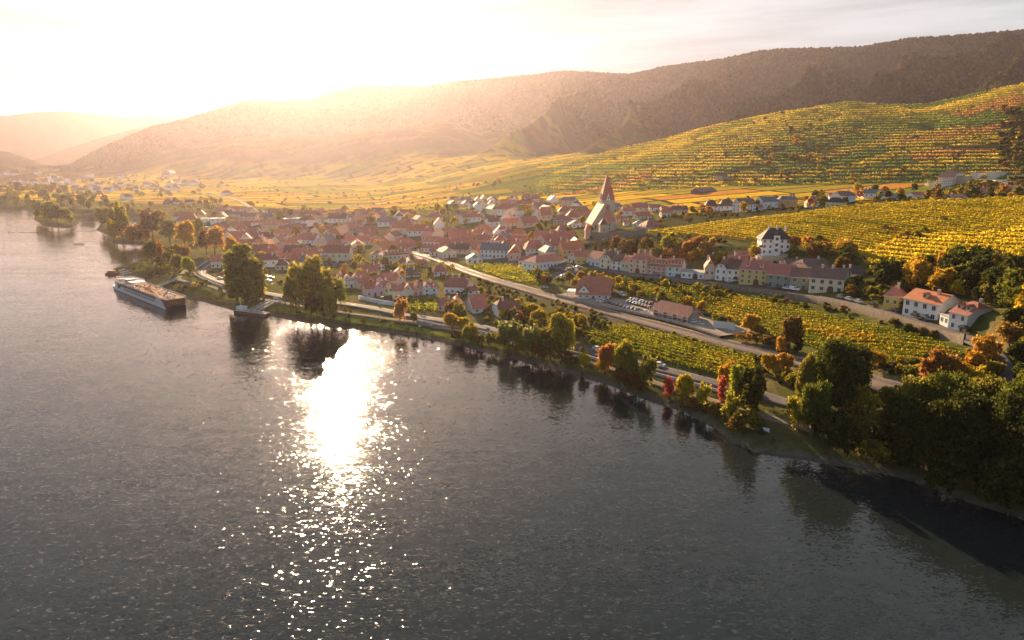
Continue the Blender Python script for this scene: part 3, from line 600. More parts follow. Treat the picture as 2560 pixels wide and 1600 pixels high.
# contour rows on the terraced hills: vines stand on the steps
def terrace_vines(label, azr, k0, k1, pal, seed, rows=(0.12, .42), dens=1.0, size=1.15, extra=1.0):
    g = np.random.default_rng(seed); ia = np.where((AZ > radians(azr[0])) & (AZ < radians(azr[1])))[0]; Ps = []; Cs = []
    pc = np.array(VPAL[pal])
    for i in ia:
        r0, r1 = RC[k0][i], RC[k1][i] + 12; m = (RS > r0) & (RS < r1); z = HT[i][m]; r = RS[m]; q_ = z / STEP + QO[i][m]
        fr_ = q_ - np.floor(q_); seg = (AZ[1] - AZ[0]) * r
        up_ = TZ[i][m] > .25
        ok = (((fr_ < .13) | ((fr_ > .30) & (fr_ < .40))) & up_) | (~up_ & (np.floor(r / 2.8).astype(int) % 2 == 0))
        rr_ = r[ok]; n = (seg[ok] * dens * extra * 1.6).astype(int) + 1
        R_ = np.repeat(rr_, n) + g.normal(0, .5, n.sum()); A_ = AZ[i] + g.uniform(-.5, .5, n.sum()) * (AZ[1] - AZ[0])
        Ps.append(np.stack([R_ * np.sin(A_), R_ * np.cos(A_)], -1))
    Q = np.concatenate(Ps); X, Y = Q.T
    rr_, ed_ = parcels(X, Y, 0.05, 34, 120, 11); keep = (ed_ > 2.2) & (vnoise(X / 35, Y / 35 + seed) > .16); X, Y, rr_ = X[keep], Y[keep], rr_[keep]
    Z = ground_z(X, Y) + g.uniform(.4, 2.0, X.size); Vv, Ff = leaf_quads(np.stack([X, Y, Z], -1), size * g.uniform(.6, 1.2, X.size), seed, flat=.5)
    cc = palette(rr_) * 2.1 * g.uniform(.75, 1.25, X.size)[:, None]
    return tag(obj('vineyard', mesh_np('vineyard', Vv, Ff, m_vine, cols=np.repeat(cc, 4, axis=0))), label, 'vineyard', kind='stuff')
terrace_vines('terraced vineyard rows climbing the sunlit hill on the right', (2, 46), 10, 12, 'gold', 21)
# ================================================================ forest on the mountain: one mass of crowns
def ico():
    t = (1 + 5 ** .5) / 2; v = np.array([(-1, t, 0), (1, t, 0), (-1, -t, 0), (1, -t, 0), (0, -1, t), (0, 1, t), (0, -1, -t), (0, 1, -t), (t, 0, -1), (t, 0, 1), (-t, 0, -1), (-t, 0, 1)]) / 1.9
    f = np.array([(0, 11, 5), (0, 5, 1), (0, 1, 7), (0, 7, 10), (0, 10, 11), (1, 5, 9), (5, 11, 4), (11, 10, 2), (10, 7, 6), (7, 1, 8), (3, 9, 4), (3, 4, 2), (3, 2, 6), (3, 6, 8), (3, 8, 9), (4, 9, 5), (2, 4, 11), (6, 2, 10), (8, 6, 7), (9, 8, 1)])
    return v, f
def forest(n, azr, rr, label, seed, minz, sz=(3.0, 6.5), cols=None, mask=None):
    g = np.random.default_rng(seed); az = radians(azr[0]) + g.random(n) * radians(azr[1] - azr[0]); r = np.sqrt(g.uniform(rr[0] ** 2, rr[1] ** 2, n)); X, Y = r * np.sin(az), r * np.cos(az); Z = ground_z(X, Y)
    k = Z > minz + 60 * (fbm(X / 30, Y / 30, 4) - .5)
    if mask is not None: k = mask(X, Y, az, r, Z)
    X, Y, Z = X[k], Y[k], Z[k]; n = len(X); v, f = ico()
    s = g.uniform(*sz, n); sc = np.stack([s, s, s * g.uniform(.9, 1.5, n)], -1); jit = g.uniform(.72, 1.28, (n, 12, 1))
    Vv = (v[None] * jit * sc[:, None]) + np.stack([X, Y, Z + s * .5], -1)[:, None]
    F = f[None] + (np.arange(n) * 12)[:, None, None]
    pc = np.array(cols or [(.040, .036, .014), (.055, .042, .015), (.075, .052, .017), (.10, .060, .018), (.15, .078, .02), (.23, .11, .025)])
    w = np.clip((fbm(X / 260 + seed, Y / 260, 3) - .25) * 1.3 + g.random(n) * .45 - .15, 0, .999); cc = pc[(w * len(pc)).astype(int)] * g.uniform(.75, 1.3, n)[:, None]
    return tag(obj('forest', mesh_np('forest', Vv.reshape(-1, 3), F.reshape(-1, 3), mat('forest_crowns', attr='col', rough=1, spec=.0), cols=np.repeat(cc, 12, axis=0), smooth=False)), label, 'forest', kind='stuff')
def fmask(X, Y, az, r, Z):
    i0 = np.clip(np.searchsorted(AZ, az), 0, NA - 1); f0 = FORL[i0]
    return (r > f0 + 220 * (fbm(X / 30, Y / 30, 4) - .5)) & (r < RC[16][i0] + 60)
forest(125000, (-35, 41), (1420, 3450), 'autumn forest covering the long mountain ridge behind the village', 31, 40, mask=fmask)
# ================================================================ labels: every thing is described by look and by where it stands
LANDMARKS = {'the church': (1435, 540), 'the station house': (1405, 695), 'the white villa': (1832, 590), 'the cruise ship': (345, 695), 'the tall poplar': (582, 700),
  'the big riverside tree': (735, 740), 'the pastel terraces': (930, 685), 'the parked cars': (1515, 722), 'the yellow street house': (1780, 660), 'the freight shed': (1600, 750),
  'the boat landing': (600, 740), 'the dormered school': (935, 622), 'the orange-roofed inn': (2190, 720), 'the wooded islet': (125, 530), 'the field hut': (1715, 420),
  'the river bend': (30, 490), 'the far village': (390, 435), 'the main street': (975, 580), 'the low warehouse': (515, 535), 'the upper houses': (1760, 485),
  'the modern hillside block': (2330, 410), 'the terraced hill': (1900, 330), 'the red hillside lane': (1190, 490), 'the golden walnut tree': (1145, 600), 'the lower vineyard': (1600, 840), 'the dark riverside grove': (2200, 1000), 'the retaining wall': (1950, 720)}
PENDING = []
def later(o, desc, cat, xy, group=None): PENDING.append((o, desc, cat, xy, group)); o['category'] = cat
ORD = ['nearest', 'second', 'third', 'fourth', 'fifth', 'sixth', 'seventh', 'eighth', 'ninth', 'tenth', 'eleventh', 'twelfth', 'thirteenth', 'fourteenth', 'fifteenth', 'sixteenth', 'seventeenth', 'eighteenth', 'nineteenth', 'twentieth']
def finish_labels():
    buckets = {}
    for o, desc, cat, (x, y), group in PENDING:
        nm, (lx, ly) = min(LANDMARKS.items(), key=lambda kv: hypot(kv[1][0] - x, 1.6 * (kv[1][1] - y)))
        dx, dy = x - lx, (y - ly) * 2.2
        rel = ('right of' if dx > 0 else 'left of') if abs(dx) > abs(dy) else ('in front of' if dy > 0 else 'behind')
        buckets.setdefault((desc, nm, rel), []).append((hypot(dx, dy), o, group))
    for (desc, nm, rel), L_ in buckets.items():
        L_.sort(key=lambda t: t[0])
        for i, (_, o, group) in enumerate(L_):
            o['label'] = f'{desc} {rel} {nm}' if len(L_) == 1 else f'{desc}, {ORD[min(i, 19)]} {rel} {nm}'
            if group: o['group'] = group
def todisp(P):
    x, y, z = P; dz = z - CAM_H; fz = y * cos(PITCH) - dz * sin(PITCH); u = y * sin(PITCH) + dz * cos(PITCH)
    return (1280 + FPX * x / fz) / DS, (800 - FPX * u / fz) / DS
# ================================================================ trees
LC = {'olive': (.25, .22, .035), 'green': (.13, .14, .02), 'dark': (.065, .072, .016), 'yg': (.36, .31, .03), 'yellow': (.50, .37, .025), 'gold': (.55, .34, .03), 'orange': (.58, .31, .05),
      'pink': (.62, .20, .09), 'brown': (.24, .14, .035), 'rust': (.38, .20, .05), 'peach': (.55, .34, .09), 'grey': (.28, .27, .09)}
NICE = {'olive': 'olive green', 'green': 'green', 'dark': 'dark green', 'yg': 'yellow-green', 'yellow': 'yellow', 'gold': 'golden', 'orange': 'orange', 'pink': 'pinkish red', 'brown': 'brown', 'rust': 'rusty red', 'peach': 'peach coloured', 'grey': 'grey-green'}
LM = {k: leafmat('leaves_' + k, col=v, trans=.6, var=.34, hue=.02, scale=.5) for k, v in LC.items()}
m_bark = mat('bark', (.10, .07, .05), .95, noise=(2, .3), bump=(6, .6, .1))
def crown(kind, n, leaf, seed):
    """leaf clumps spread over the lobes of a crown of height 10"""
    g = np.random.default_rng(seed); L_ = []
    if kind == 'round':
        for _ in range(11): a = g.random() * 2 * pi; h = g.uniform(3.4, 8.2); rr = (4.0 - abs(h - 5.2) * .62) * g.uniform(.35, .8); L_.append((rr * cos(a), rr * sin(a), h, g.uniform(1.3, 2.1), g.uniform(1.2, 1.9)))
        L_.append((0, 0, 6, 2.4, 3))
    elif kind == 'broad':
        for _ in range(16): a = g.random() * 2 * pi; h = g.uniform(2.6, 8.3); rr = (4.9 - abs(h - 4.8) * .7) * g.uniform(.4, .85); L_.append((rr * cos(a), rr * sin(a), h, g.uniform(1.2, 2.0), g.uniform(1.1, 1.7)))
        L_.append((0, 0, 5.5, 2.6, 3))
    elif kind == 'column':
        for k in range(13): h = 1.6 + k * .62; rr = 2.3 * min(1, (10.3 - h) / 2.2, h / 2.0 + .3); a = g.random() * 6.28; L_.append((rr * .42 * cos(a), rr * .42 * sin(a), h, rr * .62, 1.2))
    elif kind == 'slim':
        for k in range(12): h = 1.2 + k * .74; rr = 1.25 * min(1, (10.6 - h) / 3.2); a = g.random() * 6.28; L_.append((rr * .3 * cos(a), rr * .3 * sin(a), h, max(.3, rr * .75), 1.0))
    elif kind == 'willow':
        for _ in range(18): a = g.random() * 2 * pi; rr = g.uniform(.8, 3.0); h = g.uniform(3.2, 8.6) - rr * .35; L_.append((rr * cos(a), rr * sin(a), h, g.uniform(.8, 1.4), g.uniform(1.6, 2.6)))
    elif kind == 'conifer':
        for k in range(16): h = 1.0 + k * .56; rr = 2.5 * (10.2 - h) / 9.5; a = k * 2.4; L_.append((rr * .4 * cos(a), rr * .4 * sin(a), h, rr * .62 + .1, .4))
    else:
        for _ in range(8): a = g.random() * 2 * pi; rr = g.uniform(0, 4.2); L_.append((rr * cos(a), rr * sin(a), g.uniform(2.5, 6.5), g.uniform(1.8, 3.0), g.uniform(1.8, 3.2)))
    w = np.array([l[3] ** 2 for l in L_]); w /= w.sum(); L_ = np.array(L_)
    nc = max(30, n // 16); k = g.choice(len(L_), nc, p=w); d = g.normal(size=(nc, 3)); d /= np.linalg.norm(d, axis=1)[:, None]; d[:, 2] = np.where(d[:, 2] < -.5, -d[:, 2], d[:, 2])
    R_ = np.stack([L_[k, 3], L_[k, 3], L_[k, 4]], -1) * g.uniform(.72, 1.05, (nc, 1)); Cc = L_[k, :3] + d * R_
    kk = np.repeat(np.arange(nc), 16); P = Cc[kk] + g.normal(0, 1, (len(kk), 3)) * np.array([.34, .34, .30 if kind != 'willow' else .6]) * (1 if kind not in ('slim', 'conifer') else .6)
    P[:, 2] = np.clip(P[:, 2], .5 if kind != 'shrub' else 0.1, 10)
    return leaf_quads(P, leaf * g.uniform(.6, 1.3, len(P)), seed + 9, flat=.3)
def trunk_mb(kind):
    b = MB(); top = {'column': 7.5, 'slim': 8, 'conifer': 9, 'shrub': 3}.get(kind, 5.5); r = {'shrub': .16, 'slim': .16, 'column': .32}.get(kind, .26)
    b.tube((0, 0, -.6), (0, 0, top * .45), r, r * .75, 7); b.tube((0, 0, top * .45), (.15, .1, top), r * .72, r * .3, 6)
    for k in range(6):
        a = k * 1.1 + .4; h = top * (.38 + .09 * k); l = {'column': 1.4, 'slim': .7, 'conifer': 1.2, 'shrub': 2.4}.get(kind, 3.0); b.tube((0, 0, h), (l * cos(a), l * sin(a), h + l * .75), r * .42, r * .12, 5)
    return b
PROTO = {}
def proto(kind, lod, v=0):
    key = (kind, lod, v)
    if key not in PROTO:
        n, lf = {'hi': (15000, .26), 'mid': (4200, .46), 'lo': (1100, .85)}[lod]
        if kind == 'slim': n //= 2; lf *= .7
        if kind == 'shrub' and lod == 'mid': lf *= 1.2
        Vv, Ff = crown(kind, n, lf, 100 + v * 7 + len(kind)); PROTO[key] = (mesh_np('crown', Vv, Ff, LM['green']), trunk_mb(kind).mesh('trunk', m_bark, fix=False))
    return PROTO[key]
KN = {'round': 'tree', 'broad': 'spreading tree', 'column': 'poplar', 'slim': 'slender poplar', 'willow': 'willow', 'conifer': 'conifer', 'shrub': 'shrub'}
NM = {'round': 'deciduous_tree', 'broad': 'deciduous_tree', 'column': 'poplar_tree', 'slim': 'poplar_tree', 'willow': 'willow_tree', 'conifer': 'conifer_tree', 'shrub': 'shrub'}
TREES = []
def tree_at(P, h, w, kind, colr, group=None, desc=None, lod=None):
    D = hypot(P[0], P[1]); big = h / D
    lod = lod or ('hi' if h / D > .085 else 'mid' if h / D > .018 else 'lo')
    cm, tm = proto(kind, lod, random.randrange(3))
    o = empty(NM[kind], (P[0], P[1], P[2] - .1), random.random() * 6.28); base = {'round': 8.4, 'broad': 10.4, 'column': 5.4, 'slim': 2.9, 'willow': 7.6, 'conifer': 5.4, 'shrub': 11}[kind]
    s = h / 10 / (.78 if kind == 'shrub' else .97); sw = (w / base) if w else s; o.scale = (sw, sw, s)
    c_ = obj('crown', cm, o); c_.material_slots[0].link = 'OBJECT'; c_.material_slots[0].material = LM[colr]
    obj('trunk', tm, o)
    xy = todisp((P[0], P[1], P[2])); later(o, desc or f"{NICE[colr]} {KN[kind]}", 'shrub' if kind == 'shrub' else 'tree', xy, group)
    TREES.append((P[0], P[1], max(sw * base / 2, 1))); return o
def T(x, y, h, w, kind, colr, c='D', **k):
    s = CROPS[c][2]; P = gp(c, x, y); m = mpp(P) / s; return tree_at(P, h * m, w * m, kind, colr, **k)
def TT(rows, group, c='D'):
    for r in rows: T(*r[:6], c=c, group=group)
TT([(582, 716, 122, 80, 'column', 'olive'), (560, 712, 95, 45, 'column', 'olive'), (606, 714, 90, 42, 'column', 'yg')], 'tall poplars on the river bank')
TT([(735, 745, 132, 112, 'broad', 'yg'), (700, 740, 85, 55, 'round', 'olive'), (765, 748, 95, 60, 'willow', 'olive'), (795, 728, 66, 52, 'willow', 'yg'), (780, 756, 80, 26, 'willow', 'yg'), (748, 752, 60, 50, 'shrub', 'brown')], 'big riverside trees')
TT([(945, 762, 64, 32, 'willow', 'peach'), (977, 765, 28, 24, 'round', 'olive'), (925, 770, 0.1 + 10, 10, 'shrub', 'yg'), (1068, 782, 44, 48, 'round', 'orange'), (1096, 786, 38, 38, 'round', 'gold'), (1112, 812, 50, 38, 'willow', 'yg'), (1130, 815, 24, 34, 'shrub', 'brown'), (1075, 800, 16, 40, 'shrub', 'brown'),
  (1160, 818, 36, 32, 'willow', 'olive'), (1190, 822, 60, 40, 'willow', 'olive'), (1212, 826, 78, 62, 'willow', 'grey'), (1180, 812, 30, 24, 'shrub', 'yg'), (1258, 838, 78, 52, 'willow', 'grey'), (1235, 836, 42, 40, 'shrub', 'olive'), (1300, 848, 82, 58, 'willow', 'olive'), (1280, 850, 50, 50, 'willow', 'brown'), (1326, 846, 104, 50, 'willow', 'yg'), (1344, 838, 84, 30, 'willow', 'yellow'), (1350, 800, 34, 26, 'round', 'peach'), (1312, 826, 60, 38, 'willow', 'yellow'), (1340, 858, 26, 50, 'shrub', 'brown'),
  (1381, 870, 42, 28, 'willow', 'yellow'), (1375, 842, 26, 16, 'slim', 'brown'), (1428, 878, 68, 46, 'round', 'orange'), (1420, 882, 40, 34, 'willow', 'gold'), (1468, 892, 86, 56, 'willow', 'yg'), (1456, 868, 56, 46, 'round', 'peach'), (1492, 905, 72, 40, 'willow', 'olive'), (1524, 918, 88, 44, 'willow', 'olive'), (1510, 926, 54, 36, 'willow', 'brown'), (1475, 912, 34, 50, 'shrub', 'brown'),
  (1577, 934, 48, 24, 'slim', 'pink'), (1583, 930, 30, 16, 'shrub', 'pink'), (1610, 944, 58, 34, 'willow', 'gold'), (1624, 948, 62, 36, 'willow', 'yellow'), (1658, 958, 58, 32, 'willow', 'yellow'), (1634, 962, 20, 60, 'shrub', 'brown'), (1690, 985, 34, 44, 'shrub', 'brown'),
  (1712, 930, 84, 34, 'willow', 'gold'), (1703, 950, 66, 20, 'slim', 'pink'), (1725, 900, 46, 36, 'round', 'orange'), (1742, 968, 100, 48, 'willow', 'yg'), (1722, 998, 72, 40, 'willow', 'yg'), (1772, 985, 120, 66, 'willow', 'dark'), (1795, 950, 60, 34, 'round', 'green'), (1760, 1010, 50, 60, 'shrub', 'olive'), (1740, 1014, 30, 60, 'shrub', 'brown')], 'autumn trees along the river bank')
TT([(1815, 882, 46, 36, 'round', 'gold'), (1850, 886, 48, 42, 'round', 'orange'), (1833, 894, 26, 24, 'shrub', 'yellow'), (1866, 918, 36, 30, 'round', 'yg'), (1848, 905, 22, 22, 'shrub', 'yg'), (2066, 873, 38, 42, 'round', 'gold'), (2135, 885, 22, 34, 'shrub', 'yg'), (2160, 892, 26, 36, 'shrub', 'olive')], 'small orchard trees')
TT([(1900, 990, 150, 60, 'broad', 'olive'), (1955, 985, 175, 120, 'broad', 'green'), (1985, 1010, 190, 130, 'broad', 'dark'), (1915, 1040, 140, 80, 'broad', 'green'), (1885, 1020, 92, 50, 'willow', 'yg'), (2030, 1030, 110, 90, 'broad', 'yg'), (2060, 1060, 90, 80, 'broad', 'olive'), (1975, 1066, 90, 90, 'shrub', 'dark'), (2100, 1075, 130, 100, 'broad', 'dark'),
  (2150, 1050, 150, 100, 'broad', 'olive'), (2180, 1110, 160, 120, 'broad', 'dark'), (2230, 1070, 170, 120, 'broad', 'green'), (2270, 1130, 180, 130, 'broad', 'dark'), (2310, 1060, 150, 120, 'broad', 'olive'), (2350, 1150, 190, 130, 'broad', 'dark'), (2390, 1090, 170, 130, 'broad', 'green'), (2425, 1190, 200, 150, 'broad', 'dark'), (2120, 1105, 60, 90, 'shrub', 'dark'), (2240, 1160, 80, 100, 'shrub', 'dark'), (2330, 1190, 90, 110, 'shrub', 'dark'), (2060, 1094, 50, 80, 'shrub', 'olive'),
  (2000, 930, 110, 80, 'round', 'dark'), (2470, 1120, 190, 150, 'broad', 'dark'), (2440, 1010, 120, 100, 'broad', 'green'), (2380, 1220, 110, 110, 'shrub', 'dark'), (2100, 985, 70, 60, 'round', 'olive'), (2165, 1000, 85, 70, 'broad', 'green')], 'dense riverside grove')
TT([(2215, 925, 88, 86, 'broad', 'rust'), (2262, 925, 60, 46, 'round', 'gold'), (2300, 935, 60, 66, 'broad', 'yellow'), (2320, 862, 62, 62, 'broad', 'orange'), (2300, 890, 50, 44, 'round', 'gold'), (2382, 830, 56, 66, 'broad', 'rust'), (2345, 900, 40, 40, 'round', 'yg'), (2340, 950, 50, 60, 'round', 'olive'), (2410, 870, 50, 50, 'round', 'dark'), (2412, 905, 34, 40, 'shrub', 'green')], 'autumn trees beside the right-hand lane')
TT([(1864, 832, 82, 54, 'round', 'brown'), (1850, 830, 80, 26, 'conifer', 'dark'), (1885, 832, 74, 24, 'conifer', 'dark'), (1843, 838, 40, 24, 'shrub', 'orange'), (1773, 794, 50, 44, 'round', 'orange'), (1793, 798, 24, 34, 'shrub', 'olive'), (1756, 805, 18, 34, 'shrub', 'rust'), (1786, 812, 22, 44, 'shrub', 'rust'), (1705, 772, 26, 34, 'round', 'green'), (1690, 765, 20, 18, 'shrub', 'yg'), (1722, 768, 22, 18, 'round', 'gold'), (1820, 820, 22, 40, 'shrub', 'brown')], 'trees beside the railway')
# left shore, islet and cove
TT([(120, 528, 42, 34, 'round', 'yg'), (105, 524, 36, 30, 'round', 'olive'), (136, 530, 38, 30, 'round', 'olive'), (155, 528, 30, 26, 'round', 'yg'), (96, 518, 30, 20, 'shrub', 'olive'), (165, 530, 18, 18, 'shrub', 'olive')], 'trees on the wooded islet')
TT([(255, 548, 46, 28, 'round', 'olive'), (275, 560, 60, 34, 'round', 'olive'), (290, 566, 72, 32, 'willow', 'yg'), (270, 572, 44, 26, 'willow', 'yellow'), (243, 540, 40, 24, 'round', 'olive'), (318, 576, 32, 46, 'shrub', 'rust'), (345, 576, 26, 30, 'shrub', 'rust'), (363, 572, 66, 54, 'broad', 'brown'), (402, 575, 48, 40, 'round', 'olive'), (438, 592, 62, 50, 'broad', 'gold'), (425, 612, 30, 46, 'shrub', 'rust'), (471, 570, 46, 24, 'column', 'yg'), (488, 602, 52, 34, 'round', 'brown'), (508, 606, 62, 46, 'round', 'orange'), (546, 612, 48, 34, 'round', 'gold'),
  (360, 624, 48, 36, 'round', 'green'), (381, 622, 48, 17, 'slim', 'orange'), (402, 622, 28, 34, 'shrub', 'green'), (422, 648, 42, 30, 'round', 'olive'), (449, 656, 44, 32, 'round', 'yg'), (378, 628, 16, 20, 'shrub', 'dark'), (392, 640, 12, 26, 'shrub', 'yg'), (462, 678, 8, 20, 'shrub', 'orange')], 'trees around the cove')
STUFF = {}
def stuff_tree(P, h, w, colr, label):
    if 'proto' not in STUFF: STUFF['proto'] = [crown('round', 420, 1.25, 900 + i) for i in range(3)] + [crown('shrub', 110, 2.6, 950 + i) for i in range(3)]
    Vv, Ff = STUFF['proto'][random.randrange(3) + (3 if h < 3.0 else 0)]
    a = random.random() * 6.28; s = h / 10; sw = w / 8.4; X = Vv[:, 0] * sw; Y = Vv[:, 1] * sw
    STUFF.setdefault(label, []).append((np.stack([X * cos(a) - Y * sin(a) + P[0], X * sin(a) + Y * cos(a) + P[1], (Vv[:, 2] - 1) * s + P[2]], -1), Ff, LC[colr]))
def finish_stuff():
    for lab, L_ in STUFF.items():
        if lab == 'proto': continue
        Vs, Fs, Cs, k = [], [], [], 0
        for Vv, Ff, c_ in L_: Vs.append(Vv); Fs.append(Ff + k); k += len(Vv); Cs.append(np.tile(np.array(c_), (len(Vv), 1)))
        tag(obj('distant_trees', mesh_np('distant_trees', np.concatenate(Vs), np.concatenate(Fs), leafmat('leaves_far', attr='col', trans=.5, var=.3, hue=.01), cols=np.concatenate(Cs))), lab, 'trees', kind='stuff')
def scatter(pts, n, hr, kinds, cols, group, seed, wr=(.7, 1.1), sep=.5, avoid=None, stuff=False):
    g = random.Random(seed); P = polyw(pts); x0, y0 = P.min(0); x1, y1 = P.max(0); k = 0; t = 0
    while k < n and t < n * 60:
        t += 1; x, y = g.uniform(x0, x1), g.uniform(y0, y1)
        if not inside(P, np.array([x]), np.array([y]))[0]: continue
        if inside(RIV, np.array([x]), np.array([y]))[0]: continue
        h = g.uniform(*hr)
        if min(dist_poly(P_, np.array([x]), np.array([y]))[0] - w_ for P_, w_ in LINES) < h * .3: continue
        if any(hypot(a - x, b - y) < (r + h * .35) * sep for a, b, r in TREES): continue
        if any(hypot(a - x, b - y) < r * .8 + h * .18 for a, b, r in HOUSES): continue
        kd = g.choice(kinds); w = h * g.uniform(*wr) * {'slim': .3, 'column': .5, 'conifer': .45, 'shrub': 1.2}.get(kd, 1)
        if stuff: stuff_tree((x, y, float(ground_z(x, y))), h, w, g.choice(cols), group); TREES.append((x, y, w / 2)); k += 1; continue
        tree_at((x, y, float(ground_z(x, y))), h, w, kd, g.choice(cols), group); k += 1
HOUSES = []
LINES = [(np.array(RAIL), 6.5), (np.array(ROAD), 4), (np.array(STREET), 3.5)]
# ================================================================ buildings
WC = {'white': (.72, .70, .66), 'cream': (.66, .58, .42), 'yellow': (.60, .46, .17), 'pink': (.62, .36, .30), 'peach': (.66, .47, .33), 'blue': (.52, .60, .66), 'lilac': (.60, .44, .50),
      'mint': (.48, .55, .40), 'greygreen': (.24, .27, .22), 'stone': (.40, .33, .24), 'ochre': (.58, .42, .12), 'brown': (.16, .10, .07), 'orange': (.62, .32, .12), 'turq': (.50, .62, .58)}
WN = {'blue': 'pale blue', 'mint': 'pale green', 'greygreen': 'grey-green', 'turq': 'turquoise', 'stone': 'stone', 'brown': 'brown timber', 'pink': 'pink'}
RCOL = {'red': (.43, .15, .095), 'dred': (.30, .11, .08), 'brown': (.15, .09, .07), 'grey': (.16, .155, .16), 'orange': (.50, .17, .07), 'flat': (.36, .34, .32), 'dark': (.065, .05, .05)}
RN = {'red': 'red', 'dred': 'dark red', 'brown': 'brown', 'grey': 'grey', 'orange': 'orange', 'flat': 'flat pale', 'dark': 'dark'}
WM = {k: mat('plaster_' + k, v, .9, noise=((.35, .10), (3, .06)), bump=(7, .15, .03), spec=.15) for k, v in WC.items()}
RM = {k: mat('roof_' + k, v, .72, noise=((.5, .22), (4, .22)), bump=(3.5, .8, .10), spec=.2, objvar=.26) for k, v in RCOL.items()}
m_glass = mat('window_glass', (.035, .04, .05), .12, spec=.6); m_frame = mat('window_frame', (.62, .60, .55), .6); m_door = mat('door_wood', (.12, .07, .045), .7)
m_eave = mat('fascia', (.62, .58, .52), .8)
def winmesh(w, h, name='window'):
    b = MB(); b.box(-w / 2 - .12, w / 2 + .12, -.07, .05, -.12, h + .12, 0); b.box(-w / 2, w / 2, -.085, -.02, 0, h, 1); b.box(-.04, .04, -.10, -.03, 0, h, 0); return b.mesh(name, [m_frame, m_glass], fix=False)
WIN = winmesh(1.05, 1.5); WINB = winmesh(1.5, 1.7); WINS = winmesh(.8, 1.0)
_b = MB(); _b.box(-.6, .6, -.1, .05, 0, 2.2, 0); DOOR = _b.mesh('door', m_door, fix=False)
_b = MB(); _b.box(-1.5, 1.5, -.08, .05, 0, 2.2, 0); _b.cyl(0, 0, 0, 0, 0, n=3); 
_b = MB(); _pr = [(-1.4, 0), (1.4, 0), (1.4, 1.9)] + [(1.4 * cos(a), 1.9 + 1.4 * sin(a)) for a in np.linspace(0, pi, 7)[1:-1]] + [(-1.4, 1.9)]; _b.prism(_pr, 'y', -.09, .05); GATE = _b.mesh('gate', m_door)
_b = MB(); _b.box(-.45, .45, -.4, .4, -1.6, 1.5, 0); _b.box(-.55, .55, -.5, .5, 1.3, 1.5, 0); CHIM = _b.mesh('chimney', mat('chimney_plaster', (.62, .50, .42), .9))
_b = MB(); _b.box(-.8, .8, -1.2, 1.2, -.9, .9, 0); _b.prism([(-1.0, .85), (1.0, .85), (0, 1.7)], 'y', -1.45, 1.2, 1); _b.box(-.5, .5, -1.23, -1.1, -.2, .7, 2); DORM = _b.mesh('dormer', [WM['cream'], RM['red'], m_glass])
_b = MB(); _b.box(-.5, .5, -.05, .05, -.7, .7, 0); SKYL = _b.mesh('skylight', m_glass)
def roofmesh(kind, Lx, Wy, ze, zr, o, mats, hipa=None):
    a_, b_ = Lx / 2 + o, Wy / 2 + o; sl = (zr - ze) / (Wy / 2); zo = ze - o * sl
    V_ = [(-a_, -b_, zo), (a_, -b_, zo), (a_, b_, zo), (-a_, b_, zo)]
    if kind == 'hip':
        r = max(Lx / 2 - Wy / 2 * .8, .2) if hipa is None else hipa; V_ += [(-r, 0, zr), (r, 0, zr)]; Fs = [(0, 1, 5, 4), (2, 3, 4, 5), (1, 2, 5), (3, 0, 4)]
    elif kind == 'half':
        zc = ze + (zr - ze) * .5; yc = Wy / 2 * .5; r = Lx / 2 + o - Wy * .22
        V_ += [(-r, 0, zr), (r, 0, zr), (-a_, -yc, zc), (a_, -yc, zc), (a_, yc, zc), (-a_, yc, zc)]; Fs = [(0, 1, 7, 5, 4, 6), (2, 3, 9, 4, 5, 8), (7, 8, 5), (9, 6, 4)]
    else:
        V_ += [(-a_, 0, zr), (a_, 0, zr)]; Fs = [(0, 1, 5, 4), (2, 3, 4, 5)]
    n = len(V_); t = .28; b = MB(); b.v = list(V_) + [(x, y, z - t) for x, y, z in V_]
    b.f = [tuple(f) for f in Fs] + [tuple(i + n for i in f)[::-1] for f in Fs]; b.m = [0] * len(b.f); E = {}
    for f in Fs:
        for i in range(len(f)): e = (f[i], f[(i + 1) % len(f)]); E[e] = 1
    for (i, j) in list(E):
        if (j, i) not in E: b.f.append((j, i, i + n, j + n)); b.m.append(1)
    return b.mesh('roof', mats)
def wallmesh(kind, Lx, Wy, ze, zr, m, base=3.5):
    b = MB()
    if kind == 'gable': b.prism([(-Wy / 2, -base), (Wy / 2, -base), (Wy / 2, ze), (0, zr - .15), (-Wy / 2, ze)], 'x', -Lx / 2, Lx / 2)
    elif kind == 'half': zc = ze + (zr - ze) * .5; b.prism([(-Wy / 2, -base), (Wy / 2, -base), (Wy / 2, ze), (Wy / 4, zc - .15), (-Wy / 4, zc - .15), (-Wy / 2, ze)], 'x', -Lx / 2, Lx / 2)
    else: b.box(-Lx / 2, Lx / 2, -Wy / 2, Wy / 2, -base, ze)
    return b.mesh('wall', m)
def put(me, name, parent, loc, rz=0, sc=None):
    o = obj(name, me, parent); o.location = loc; o.rotation_euler = (0, 0, rz)
    if sc: o.scale = sc
    return o
